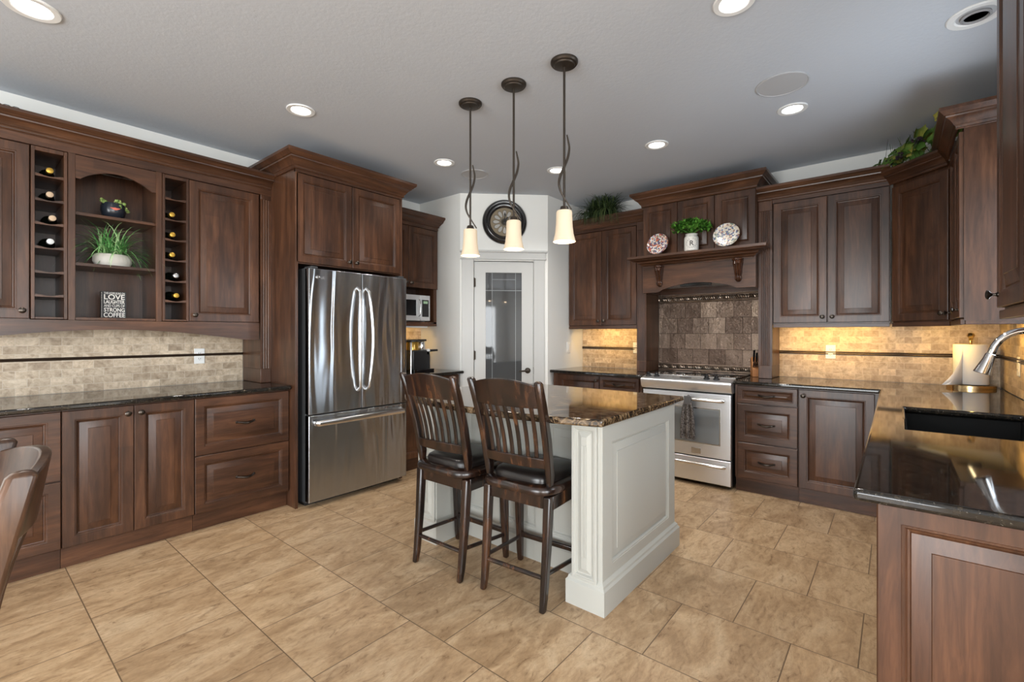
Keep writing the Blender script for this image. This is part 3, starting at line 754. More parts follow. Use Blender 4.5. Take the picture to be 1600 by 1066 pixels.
MB().lathe([(.075, .215), (.075, .30), (.070, .312)], 28, (.10, .12, 0)).build('water_tank', 'gold_liquid', t)
MB().lathe([(.080, .300), (.082, .306), (.080, .318), (.05, .326)], 28, (.10, .12, 0)).box(.14, .235, .05, .20, .308, .326).build('lid', 'black', t)
MB().lathe([(.038, .218), (.040, .23), (.040, .30), (.036, .306)], 22, (.205, .10, 0)).build('group_head', 'chrome', t)
MB().box(.215, .255, .02, .07, .165, .225).tube([(.235, .045, .205), (.27, .03, .207)], .012).build('spout_block', 'white_plastic', t, .003)
MB().tube([(.262, .03, .207), (.35, .01, .210)], [.013, .011], 12).build('portafilter_handle', 'black', t)
MB().lathe([(.013, 0), (.013, .29), (.009, .30)], 14, (.012, .03, 0)).build('steam_column', 'steel_bright', t)
MB().box(.03, .255, -.05, .02, 0, .022).build('drip_tray', 'black_gloss', t, .003)

# ------------------------------------------------------------------ range-side run
RX = 4.14; RZ = R(-90)
base_cabinet('base_cabinet', 'brown base cabinet with door and drawer left of the range', (RX, 2.850, 0), RZ, 1.010,
             [('door', .06, .565, .119, .873, 'tr'), ('drawer', .567, .985, .73, .873), ('drawer', .567, .985, .42, .726), ('drawer', .567, .985, .119, .416)])
slab('countertop', 'short black granite counter between the pantry wall and the range', 4.105, 4.787, 1.828, 2.866, 'granite_black')
base_cabinet('base_cabinet', 'brown base cabinet with three drawers right of the range', (RX, 1.028, 0), RZ, .4495, [('drawer', .020, .4495, .119, .409), ('drawer', .020, .4495, .413, .726), ('drawer', .020, .4495, .730, .873)])
base_cabinet('base_cabinet', 'brown base cabinet with one tall door beside the three drawers', (RX, .577, 0), RZ, .50, [('door', .004, .465, .119, .873, 'tl')], toe=.045)
backsplash('lit golden tile backsplash left of the range alcove', 4.795, 4.818, 2.04, 2.868, .913, 1.376, 'travertine_y', 'y')
backsplash('lit golden tile backsplash right of the range alcove', 4.795, 4.818, -.598, .812, .913, 1.376, 'travertine_y', 'y')
sb_ = backsplash('lit golden tile backsplash along the sink wall', 1.385, 4.794, -.598, -.578, .913, 1.155, 'travertine_x', 'b', 1.135)
for x0, x1 in ((3.54, 4.794), (1.385, 2.40)): MB().box(x0, x1, -.598, -.578, 1.155, 1.376).build('upper_tiles', 'travertine_x', sb_)
wall_plate('outlet', 'white outlet on the golden tile below the two-door wall cabinet', 'outlet', (4.794, .428, 1.143), RZ)
wall_plate('outlet', 'white outlet at the edge of the fluted pilaster left of the range', 'outlet', (4.794, 2.190, 1.143), RZ)
wall_plate('outlet', 'white outlet on the sink wall near the paper towel', 'outlet', (4.12, -.577, 1.10), R(180))

# uppers left of the hood
RUX = 4.475; RUD = .34
def wall_cab(label, loc, rz, w, fronts, z0=1.38, z1=2.44, depth=RUD, rail=True, frieze=True, cr=None, crz=2.438, cs=.95, name='upper_cabinet'):
    t = thing(name, label, 'cabinet', loc, rz)
    MB().box(0, w, .0205, depth, z0, z1).build('carcass', 'wood', t)
    for f in fronts: front(t, *f)
    if rail: MB().box(.004, w - .004, .006, .026, z0 - .030, z0).box(.004, w - .004, .026, depth - .004, z0 - .006, z0).build('light_rail', 'wood_h', t, .002)
    if frieze: MB().box(0, w, -.003, .0205, 2.408, 2.44).build('frieze', 'wood_h', t)
    if cr: crown(t, cr, crz, cs, cs)
    return t
wall_cab('brown two-door wall cabinet below the spiky dark plant', (RUX, 2.862, 0), RZ, .822, [('door', .004, .416, 1.388, 2.405, 'br'), ('door', .418, .818, 1.388, 2.405, 'bl')], cr=[(0, -.003), (.93, -.003)])
pilaster('wide fluted pilaster left of the range alcove', (4.468, 2.037, 0), RZ, .100, .325, .913, 2.438, 5)
pilaster('wide fluted pilaster right of the range alcove', (4.468, .918, 0), RZ, .106, .325, .913, 2.438, 5)
wall_cab('brown two-door wall cabinet with greyish sheen right of the hood', (RUX, .810, 0), RZ, .780, [('door', .004, .387, 1.388, 2.405, 'br'), ('door', .389, .777, 1.388, 2.405, 'bl')], cr=[(-.11, -.003), (.78, -.003)])
# corner, sink-side tall and near cabinets
wall_cab('brown angled corner wall cabinet with grape leaves on top', (4.475, .028, 0), R(-135), .421, [('door', .006, .415, 1.388, 2.385, 'br')], depth=.24, cr=[(0, -.003), (.421, -.003)], crz=2.405, cs=.88, frieze=False)
def side_shelf(label, loc, w, fronts, crs, z1=2.46):
    t = wall_cab(label, loc, R(180), w, fronts, depth=.315, z1=z1, frieze=False)
    return t
t = side_shelf('brown wall cabinet with plain side panel between the corner and the sink window', (4.170, -.273, 0), .570, [('door', .004, .285, 1.388, 2.43, 'bl'), ('door', .287, .566, 1.388, 2.43, 'br')], None)
MB().box(.568, .574, .0205, .312, 1.372, 2.445).build('end_panel', 'wood', t)
MB().box(.552, .570, .026, .312, 1.350, 1.374).build('side_rail', 'wood_h', t, .002)
crown(t, [(0, .30), (0, -.003), (.574, -.003), (.574, .31)], 2.442, .95, 1.0)
t = side_shelf('brown wall cabinet close to the camera with a dark flared knob', (2.340, -.273, 0), .90, [('door', .004, .449, 1.388, 2.53, 'bl'), ('door', .451, .896, 1.388, 2.53, 'br')], None, 2.58)
crown(t, [(0, .31), (0, -.003), (.90, -.003), (.90, .31)], 2.56, .95, 1.0)

# hood cabinet
HX = 4.38
t = thing('range_hood_cabinet', 'tall wooden range hood with mantel shelf, corbels and arched apron', 'range hood', (HX, 1.932, 0), RZ); w = 1.012
MB().box(0, w, .0205, .43, 1.78, 2.56).box(0, .018, .0205, .43, 1.70, 1.78).box(w - .018, w, .0205, .43, 1.70, 1.78).build('carcass', 'wood', t)
for a, b in ((.0, .340), (.340, .676), (.676, w)): front(t, 'panel', a, b, 2.046, 2.545, None)
pts = [(0, 2.046), (0, 1.70), (.145, 1.70), (.16, 1.704)]
for i in range(21):
    u = i / 20; pts.append((.16 + u * (w - .32), 1.704 + .068 * math.sin(math.pi * u) ** .75))
pts += [(w - .16, 1.704), (w - .145, 1.70), (w, 1.70), (w, 2.046)]
MB().prism(pts, 'y', 0, .0205).build('arched_apron', 'wood_h', t, angle=50)
crown(t, [(0, .43), (0, 0), (w, 0), (w, .43)], 2.545, 1.12, 1.12)
MANT = [(0, 0), (.012, 0), (.014, .008), (.030, .014), (.036, .024), (.052, .034), (.062, .036), (.066, .046), (.086, .056), (.104, .060), (.110, .066), (.128, .070), (.134, .076), (.136, .096), (0, .096)]
MB().sweep([(.03, .01), (.03, 0), (w - .03, 0), (w - .03, .01)], [(d, 1.950 + h) for d, h in MANT]).build('mantel_shelf', 'wood_h', t, angle=28)
def corbel(xc):
    ls = []
    for z, hw, dp in ((1.950, .040, .085), (1.936, .042, .088), (1.930, .036, .080), (1.905, .037, .086), (1.885, .033, .076), (1.850, .030, .062), (1.815, .027, .048), (1.800, .024, .040), (1.790, .028, .046), (1.772, .027, .042), (1.760, .020, .030), (1.750, .010, .014)):
        l = [(xc - hw, 0, z)]
        for i in range(13):
            u = i / 12; x = xc - hw + 2 * hw * u; fl = 0 if z > 1.925 or z < 1.795 else .010 * abs(math.sin(3 * math.pi * u)); l.append((x, -dp * (.72 + .28 * math.sin(math.pi * u)) + .006 - fl, z))
        l.append((xc + hw, 0, z)); ls.append(l)
    return MB().loops(ls).build('corbel', 'carved_wood', t, angle=35)
corbel(.175); corbel(.878)
MB().box(.02, w - .02, .405, .43, 1.702, 1.79).build('back_board', 'wood_h', t)
MB().box(.03, w - .03, .05, .40, 1.765, 1.779).build('vent_insert', 'steel', t, .003)
MB().box(.36, .64, .02, .05, 1.742, 1.776).build('control_strip', 'black_gloss', t, .003)

# hammered metal tile panel with rope borders
t = thing('metal_tile_panel', 'hammered copper-brown square tile panel behind the range', 'tile', (0, 0, 0))
MB().box(4.795, 4.818, .93, 1.934, .90, 1.700).build('tile_field', 'hammered_tile', t)
def rope(z, h):
    m = MB().box(4.792, 4.798, .93, 1.934, z - h - .016, z + h + .016).build('rope_backing', 'hammered_tile', t)
    for ph in (0, math.pi):
        MB().tube([(4.785 - .007 * math.cos(52 * math.pi * i / 300 + ph), .935 + .995 * i / 300, z + h * math.sin(52 * math.pi * i / 300 + ph)) for i in range(301)], .0075, 6).build('rope_strand', 'rope_metal', t)
    for q in (-1, 1): MB().tube([(4.788, .93, z + q * (h + .016)), (4.788, 1.934, z + q * (h + .016))], .006, 8).build('border_strip', 'rope_metal', t)
rope(1.655, .015); rope(.958, .012)
MB().box(4.788, 4.797, .93, 1.934, 1.683, 1.695).box(4.788, 4.797, .93, 1.934, .915, .928).build('border_strip', 'hammered_tile', t)

# objects on the mantel
def plate(label, y, z, r, tilt, rim, well):
    t = thing('decorative_plate', label, 'plate', (4.278, y, z)); t.rotation_euler = (0, R(tilt), 0)
    def prof(mat_, name, pr): MB().lathe([(rr, hh) for rr, hh in pr], 44, axis='x').build(name, mat_, t)
    prof(rim, 'rim', [(r * .98, .004), (r, -.002), (r * .985, -.006), (r * .66, .010), (r * .66, .016)])
    prof('plate_band', 'gold_band', [(r * .67, .0090), (r * .66, .0065), (r * .56, .0105), (r * .55, .014)])
    prof(well, 'well', [(r * .55, .0115), (r * .53, .0125), (.002, .0125), (.001, .014)])
    for sx in (-1, 1): MB().tube([(.010, sx * .045, -r * .5), (.018, sx * .045, -r - .0), (.055, sx * .045, -r * .97)], .003, 6).build('stand_foot', 'bronze', t)
    return t
plate('blue, white and rust patterned plate leaning at one end of the mantel', 1.742, 2.0465 + .103, .104, 16, 'plate_rim', 'plate_well')
plate('paler floral plate with salmon ring leaning right of the crock', 1.130, 2.0465 + .108, .109, 16, 'plate_rim_pale', 'plate_well_pale')
t = thing('crock_plant', 'white crock marked R holding a bushy bright green plant', 'plant', (4.292, 1.430, 2.0465), R(-71))
MB().lathe([(.056, 0), (.061, .004), (.062, .02), (.062, .118), (.056, .132), (.050, .137), (.050, .150), (.055, .154), (.049, .154), (.046, .13)], 36).build('crock', 'ceramic_white', t)
text('letter', 'R', .062, 'ink', t, (0, -.0632, .044), bold=.0012)
wr = MB()
for i in range(15):
    a = R(115 + i * 310 / 14); cx, cz = .040 * math.cos(a), .066 + .040 * math.sin(a)
    yy = -math.sqrt(max(.0624 ** 2 - cx * cx, 0)) - .0006
    for sg in (-1, 1):
        b_ = a + math.pi / 2 + sg * .8
        wr.add([(cx, yy, cz), (cx + .006 * math.cos(b_ - .4), yy - .0003, cz + .006 * math.sin(b_ - .4)), (cx + .011 * math.cos(b_), yy, cz + .011 * math.sin(b_)), (cx + .006 * math.cos(b_ + .4), yy - .0003, cz + .006 * math.sin(b_ + .4))], [(0, 1, 2, 3)])
wr.build('wreath_print', 'ink', t)
bu = MB()
for i in range(300):
    a = random.uniform(0, 2 * math.pi); el = math.asin(random.uniform(-.35, 1)); r = random.uniform(.55, 1)
    c = Vector((.175 * r * math.cos(a) * math.cos(el), .105 * r * math.sin(a) * math.cos(el) - .01, .205 + .085 * r * math.sin(el)))
    if c.y > .075: continue
    for j in range(3):
        q = Vector((random.uniform(-1, 1), random.uniform(-1, .4), random.uniform(-.4, 1))).normalized()
        bu.blade(c, q, .036, .021, .7, 3)
bu.build('foliage', 'leaf_bright', t)
st = MB()
for i in range(16):
    a = i * 2.4; st.tube([(0, 0, .12), (.03 * math.cos(a), .03 * math.sin(a), .17), (.10 * math.cos(a), .06 * math.sin(a), .21)], .002, 5)
st.build('stems', 'leaf_bright', t)

# slide-in range
GX = 4.10
t = thing('range', 'stainless steel slide-in electric range under the wooden hood', 'range', (GX, 1.812, 0), RZ); w = .770
MB().box(.004, w - .004, .045, .680, .02, .888).build('oven_body', 'black', t, .002)
od = MB().box(.004, w - .004, 0, .045, .247, .790).build('oven_door', 'steel', t, .006, 3)
MB().box(.105, w - .095, -.002, .004, .365, .655).build('window', 'oven_glass', od, .012, 3)
fr_ = MB()
fr_.box(.096, w - .086, -.0008, .002, .356, .664)
fr_.build('window_frame', 'steel_bright', od, .012, 3)
bar(od, [(.055, .002, .738), (.055, -.036, .738), (.075, -.050, .738), (w / 2, -.052, .738), (w - .075, -.050, .738), (w - .055, -.036, .738), (w - .055, .002, .738)], .015, .012)
MB().box(w - .325, w - .245, -.003, .002, .268, .318).build('nameplate', 'steel_bright', od, .003)
dw_ = MB().box(.004, w - .004, 0, .045, .030, .238).build('storage_drawer', 'steel', t, .006, 3)
bar(dw_, [(.045, .002, .190), (.045, -.030, .190), (.065, -.042, .190), (w / 2, -.044, .190), (w - .065, -.042, .190), (w - .045, -.030, .190), (w - .045, .002, .190)], .014, .011)
pp = [(.06, .800), (-.002, .803), (-.020, .822), (-.032, .868), (-.034, .880), (-.028, .890), (-.015, .895), (.115, .922), (.115, .80)]
cp = MB().prism(pp, 'x', -.006, w + .006).build('control_panel', 'steel', t, .003, 2, 40)
for x in (.040, .118, .560, .640):
    kx = MB().lathe([(.026, 0), (.026, .006), (.019, .010), (.017, .030), (.012, .034)], 20).box(-.005, .005, -.019, .019, .026, .038).build('control_knob', 'black', cp, loc=(x, .045, .9085), rot=(R(11.7), 0, 0))
MB().box(.335, .425, .030, .062, .9060, .9135).build('display', 'black_gloss', cp, rot=None)
MB().box(.215, .545, .012, .092, .9035, .9100).build('touch_panel', 'steel_bright', cp)
MB().box(-.004, w + .004, .115, .690, .902, .921).build('cooktop', 'cooktop_glass', t, .004)
MB().box(-.004, w + .004, .105, .118, .915, .926).build('front_trim', 'steel_bright', t, .002)
ring = MB()
for x, y, r in ((.20, .26, .095), (.57, .26, .115), (.20, .52, .075), (.57, .52, .095)): ring.lathe([(r, .9212), (r, .9216), (r - .003, .9216), (r - .003, .9212)], 40, (x, y, 0), 'z', False, False)
ring.build('burner_ring', 'grille_hole', t)

# dish towel hanging from the oven handle
t = thing('dish_towel', 'grey knitted dish towel hanging from the oven door handle', 'towel', (GX - .052, 1.375, 0), RZ)
ls = []
for z, hw, am in ((.752, .030, .003), (.730, .028, .004), (.700, .036, .006), (.66, .046, .009), (.58, .054, .011), (.48, .060, .012), (.405, .062, .012), (.400, .060, .010)):
    l = []
    for i in range(25):
        u = i / 24; l.append(((u - .5) * 2 * hw, -.020 - am * math.sin(u * math.pi * 5) - .004, z))
    for i in range(25):
        u = 1 - i / 24; l.append(((u - .5) * 2 * hw, -.008 - am * .6 * math.sin(u * math.pi * 5), z))
    ls.append(l)
MB().loops(ls).build('knit_cloth', 'towel_cloth', t)
MB().tube([(0, .020 * math.cos(q), .738 + .024 * math.sin(q)) for q in [2 * math.pi * j / 16 for j in range(17)]], [.012] * 17, 8).box(-.030, .030, -.030, -.016, .690, .766).build('hanging_loop', 'cloth_grey', t, .006)

# knife block
t = thing('knife_block', 'orange-brown wooden knife block with black handles beside the range', 'knife block', (4.635, .972, .9125), R(-70))
MB().prism([(-.055, 0), (.075, 0), (.075, .155), (.028, .175), (-.055, .070)], 'x', -.035, .035).build('block', 'block_wood', t, .003)
for i in range(5):
    x = -.026 + i * .013; MB().tube([(x, -.035, .078), (x, -.062, .112), (x, -.078, .132)], [.005, .006, .005], 8).build('knife_handle', 'black_gloss', t)
for i, (x, L) in enumerate(((-.018, .11), (.003, .085), (.022, .075))):
    MB().tube([(x, .000, .128), (x, -.022, .128 + L * .55), (x, -.040, .128 + L)], [.007, .009, .008], 8).build('knife_handle', 'black_gloss', t)

# plant on the cabinet top, garland on the corner cabinet
t = thing('spiky_plant', 'dark green spiky grass plant on top of the cabinet beside the hood', 'plant', (4.56, 2.485, 2.4405))
MB().lathe([(.06, 0), (.08, .004), (.09, .15), (.085, .155), (.08, .14)], 24).build('pot', 'bronze', t)
b = MB()
for i in range(760):
    a = random.uniform(0, 2 * math.pi); el = random.uniform(-.25, 1.4); l = .272 * random.uniform(.6, 1.15)
    d = (math.cos(a) * math.cos(el) * .8, math.sin(a) * math.cos(el) * 1.35, math.sin(el) * .85)
    b.blade((random.uniform(-.07, .07), random.uniform(-.13, .13), .19 + random.uniform(-.04, .06)), d, l, .0085, 1.3 * random.uniform(.6, 1.3), 5)
for i in range(90):
    a = random.uniform(math.pi * .62, math.pi * 1.38); l = random.uniform(.26, .42)
    b.blade((-.06, random.uniform(-.15, .20), .18), (math.cos(a), math.sin(a) * 1.2, .28), l, .0085, 2.7, 6)
b.build('foliage', 'leaf_dark', t)
t = thing('grape_garland', 'artificial grape leaf garland with dark berries on the corner cabinet', 'garland', (4.455, -.105, 2.4405), R(-135))
lf = MB(); br = MB(); tw = MB()
def grape_leaf(m, c, n_, s_):
    n_ = Vector(n_).normalized(); u_ = n_.cross(Vector((0, 0, 1)) if abs(n_.z) < .9 else Vector((1, 0, 0))).normalized(); v_ = n_.cross(u_); a0 = random.uniform(0, 6.28)
    vs = [Vector(c) + n_ * s_ * .12]
    N = 20
    for i in range(N):
        a = 2 * math.pi * i / N; r = s_ * (.62 + .30 * abs(math.cos(2.5 * a)) + .08 * math.cos(10 * a)); vs.append(Vector(c) + u_ * r * math.cos(a + a0) + v_ * r * math.sin(a + a0) - n_ * s_ * .12 * (r / s_) ** 2)
    m.add(vs, [(0, 1 + i, 1 + (i + 1) % N) for i in range(N)])
for i in range(92):
    u = random.random(); x = -.17 + .50 * u; z = .105 + .06 * random.random() + .17 * u * random.uniform(.1, 1); y = -.10 + random.uniform(-.07, .10)
    grape_leaf(lf, (x, y, z), (random.uniform(-.5, .5), random.uniform(-1, -.2), random.uniform(.0, .8)), random.uniform(.036, .060))
lf.build('leaves', 'leaf_grape', t)
for cx, cz, cy in ((-.06, .20, -.06), (.10, .275, -.06), (-.07, .13, -.13), (.17, .18, -.15), (.06, .12, -.17)):
    br = MB()
    for i in range(16): br.sphere((cx + random.uniform(-.028, .028), cy + random.uniform(-.02, .02), cz + random.uniform(-.018, .018)), .0085, 7, 5)
    br.build('berry_cluster', 'berry', t)
for i in range(9):
    x = -.08 + .035 * i; tw.tube([(x, -.08, .08), (x - .03 + random.uniform(-.03, .03), -.10, .18), (x - .06 + random.uniform(-.04, .04), -.11, .24 + random.uniform(0, .08))], [.002, .0016, .001], 5)
tw.tube([(-.15, -.08, .06), (0, -.10, .08), (.15, -.10, .09), (.33, -.08, .10)], .004, 6)
tw.tube([(-.10, -.06, .0), (-.10, -.07, .07)], .006, 6).tube([(.25, -.06, .0), (.25, -.08, .09)], .006, 6)
tw.build('twigs', 'leaf_dark', t)

# ------------------------------------------------------------------ peninsula
base_cabinet('sink_cabinet', 'brown sink base cabinet with two doors below the undermount sink', (3.30, .037, 0), R(180), .90, [('door', 0, .45, .119, .873, 'tr'), ('door', .45, .90, .119, .873, 'tl')], depth=.60, top=.655)
MB().box(0, .90, .0205, .040, .655, .880).build('top_rail', 'wood_h', bpy.data.objects['sink_cabinet'])
base_cabinet('base_cabinet', 'brown corner base cabinet between the sink and the range run', (4.118, .037, 0), R(180), .816, [('door', .02, .408, .119, .873, 'tr'), ('door', .408, .816, .119, .873, 'tl')], depth=.60)
t = thing('peninsula_cabinet', 'brown peninsula end with a large framed panel under black granite', 'cabinet', (1.49, .037, 0), RZ)
MB().box(0, .62, .021, .905, .10, .880).build('carcass', 'wood', t)
MB().box(0.02, .60, .03, .905, 0, .10).build('toe_kick', 'wood_h', t)
door_panel(.62, .868, .055).build('end_panel', 'wood', t, loc=(0, 0, .010), angle=20)
cm = MB()
# L-shaped counter with the sink cut-out
xs = [1.440, 2.470, 3.230, 4.105, 4.787]; ys = [-.576, -.465, -.035, .083, 1.032]
cells = {(i, j) for i in range(4) for j in range(4) if (j < 3 or i == 3) and not (i == 1 and j == 1)}
vid = {}
def V(i, j, k_):
    if (i, j, k_) not in vid: vid[(i, j, k_)] = len(cm.v); cm.v.append((xs[i], ys[j], (.882, .912)[k_]))
    return vid[(i, j, k_)]
for i, j in cells:
    cm.f.append((V(i, j, 1), V(i + 1, j, 1), V(i + 1, j + 1, 1), V(i, j + 1, 1))); cm.f.append((V(i, j, 0), V(i, j + 1, 0), V(i + 1, j + 1, 0), V(i + 1, j, 0)))
    for (di, dj), (a, b) in {(-1, 0): ((0, 0), (0, 1)), (1, 0): ((1, 1), (1, 0)), (0, -1): ((1, 0), (0, 0)), (0, 1): ((0, 1), (1, 1))}.items():
        if (i + di, j + dj) not in cells: cm.f.append((V(i + a[0], j + a[1], 0), V(i + b[0], j + b[1], 0), V(i + b[0], j + b[1], 1), V(i + a[0], j + a[1], 1)))
tag(cm.build('countertop', 'granite_black', bevel=.010, seg=4), 'L-shaped polished black granite counter with the sink cut into it', 'counter')
t = thing('sink', 'black undermount sink set in the granite counter', 'sink', (2.85, -.25, 0))
hx, hy = .395, .212
sk = MB()
def rr(hx, hy, z): return [(hx, hy, z), (-hx, hy, z), (-hx, -hy, z), (hx, -hy, z)]
sk.loops([rr(hx + .02, hy + .02, .8815), rr(hx, hy, .8815), rr(hx - .01, hy - .01, .70), rr(hx - .03, hy - .03, .682), ], False, True)
sk.loops([rr(hx + .02, hy + .02, .8805), rr(hx + .012, hy + .012, .8805), rr(hx + .004, hy + .004, .69), rr(hx - .02, hy - .02, .672)], False, True)
sk.build('basin', 'sink_black', t, .006, 2)
MB().lathe([(.045, .683), (.045, .686), (.030, .687), (.028, .684)], 24).build('drain', 'chrome', t)
t = thing('faucet', 'chrome gooseneck pull-down faucet arching over the sink', 'faucet', (2.78, -.515, .9125))
pts = [(0, 0, .03), (0, 0, .15), (0, 0, .285)]
for i in range(1, 15):
    a = math.pi * i / 14 * .92; pts.append((0, .103 - .103 * math.cos(a), .285 + .115 * math.sin(a)))
sp_ = MB().tube(pts, .0135, 16).build('spout', 'chrome', t)
e0 = Vector(pts[-1]); dv = (Vector(pts[-1]) - Vector(pts[-2])).normalized()
hdp = [e0 - dv * .005, e0 + dv * .012, e0 + dv * .014, e0 + dv * .035, e0 + dv * .075, e0 + dv * .098, e0 + dv * .100]
MB().tube(hdp, [.0135, .0135, .017, .018, .025, .029, .022], 18).build('spray_head', 'chrome', t)
MB().lathe([(.030, 0), (.030, .008), (.022, .014), (.022, .07), (.016, .085), (.0135, .09)], 24).build('base', 'chrome', t)
MB().tube([(-.02, 0, .055), (-.05, 0, .06), (-.115, .005, .085)], [.010, .008, .006], 10).build('lever', 'chrome', t)
t = thing('paper_towel_holder', 'brass paper towel holder with a white roll on the corner counter', 'paper towel', (4.655, -.415, .9125))
MB().lathe([(.130, 0), (.130, .020), (.126, .023), (.02, .024)], 48).build('base', 'brass', t)
MB().lathe([(.008, .02), (.008, .335), (.006, .340)], 14).build('rod', 'brass', t)
MB().lathe([(.007, .334), (.014, .345), (.010, .352), (.020, .366), (.022, .376), (.016, .388), (.004, .394)], 20).build('finial', 'brass', t)
MB().lathe([(.020, .028), (.092, .028), (.094, .031), (.094, .307), (.092, .310), (.020, .310)], 48).build('paper_roll', 'paper', t)
sh = MB(); ls = []
rtv = Vector((.636, -.771)); fwv = Vector((-.771, -.636))
for i in range(9):
    u = i / 8
    out = .150 * u
    top = -rtv * (.094 + out * .02) + fwv * .010; bot = -rtv * (.090 + out * .75) + fwv * (.02 + .02 * u)
    ztop = .308 - .282 * u ** 1.0; zb = .026
    b2 = -rtv * (.088 + .170 * u) + fwv * (.03 + .03 * math.sin(u * 2.2)); t2 = -rtv * (.088 + .012 * u) + fwv * (.03 + .01 * u)
    zt = .308 - .279 * u
    mid = b2 * .5 + t2 * .5
    ls.append([(b2.x, b2.y, .027), (mid.x * (1 - .5 * u) + b2.x * .5 * u, mid.y * (1 - .5 * u) + b2.y * .5 * u, .027 + (zt - .027) * .5), ((t2 * (1 - u) + b2 * u).x, (t2 * (1 - u) + b2 * u).y, max(zt, .029))])
sh.loops(ls, False, False, False)
so = sh.build('loose_sheet', 'paper', t); sm_ = so.modifiers.new('thick', 'SOLIDIFY'); sm_.thickness = .0012

# ------------------------------------------------------------------ island
IX0, IX1, IY0, IY1 = 1.925, 2.840, 1.047, 2.360
t = thing('kitchen_island', 'cream painted kitchen island with corner pilasters and panelled sides', 'island', (0, 0, 0))
MB().box(2.16, IX1, IY0 + .016, IY1, .10, .880).build('body', 'island_paint', t, .002)
for y0, y1 in ((IY0 + .016, IY0 + .165), (IY1 - .165, IY1)):
    p = MB().box(IX0, 2.165, y0, y1, .10, .880).build('corner_pilaster', 'island_paint', t, .003)
    o = door_panel(y1 - y0 - .012, .735, .034, .016).build('fluted_panel', 'island_paint', p, loc=(IX0 - .0155, y1 - .006, .130), rot=(0, 0, RZ), angle=20)
    MB().box(IX0 - .019, IX0 - .010, (y0 + y1) / 2 - .014, (y0 + y1) / 2 - .005, .24, .77).box(IX0 - .019, IX0 - .010, (y0 + y1) / 2 + .005, (y0 + y1) / 2 + .014, .24, .77).build('fluting', 'island_paint', p, .002)
o = door_panel(IX1 - IX0, .780, .105, .0165).build('side_panel', 'island_paint', t, loc=(IX0, IY0, .100), angle=20)
for i in range(3):
    door_panel(.315, .70, .055, .016).build('front_panel', 'island_paint', t, loc=(2.1605 - .0155, IY1 - .175 - i * .325, .135), rot=(0, 0, RZ), angle=20)
PL_ = [(0, 0), (.022, 0), (.022, .112), (.014, .122), (.012, .132), (.004, .140), (0, .145)]
MB().sweep([(2.16, IY0 + .165), (IX0, IY0 + .165), (IX0, IY0), (IX1, IY0), (IX1, IY1), (IX0, IY1), (IX0, IY1 - .165), (2.16, IY1 - .165)][::-1] if False else
           [(2.16, IY1 - .165), (IX0, IY1 - .165)][:0] + [(2.16, IY1 - .165), (IX0, IY1 - .165), (IX0, IY1), (IX1, IY1), (IX1, IY0), (IX0, IY0), (IX0, IY0 + .165), (2.16, IY0 + .165)][::-1], PL_, True).build('plinth', 'island_paint', t, angle=25)
# bowed granite top
pts = []
x_f = 1.845; bow = .115
for i in range(25):
    u = i / 24; y = 1.002 + u * (2.408 - 1.002); pts.append((x_f - bow * (1 - abs(2 * u - 1) ** 2.2), y))
pts = [(2.872, 1.002)] + pts + [(2.872, 2.408)]
tag(MB().prism(pts, 'z', .8815, .916).build('island_countertop', 'granite_brown', bevel=.009, seg=3, angle=30), 'brown and gold granite slab with bowed edge on the island', 'counter')

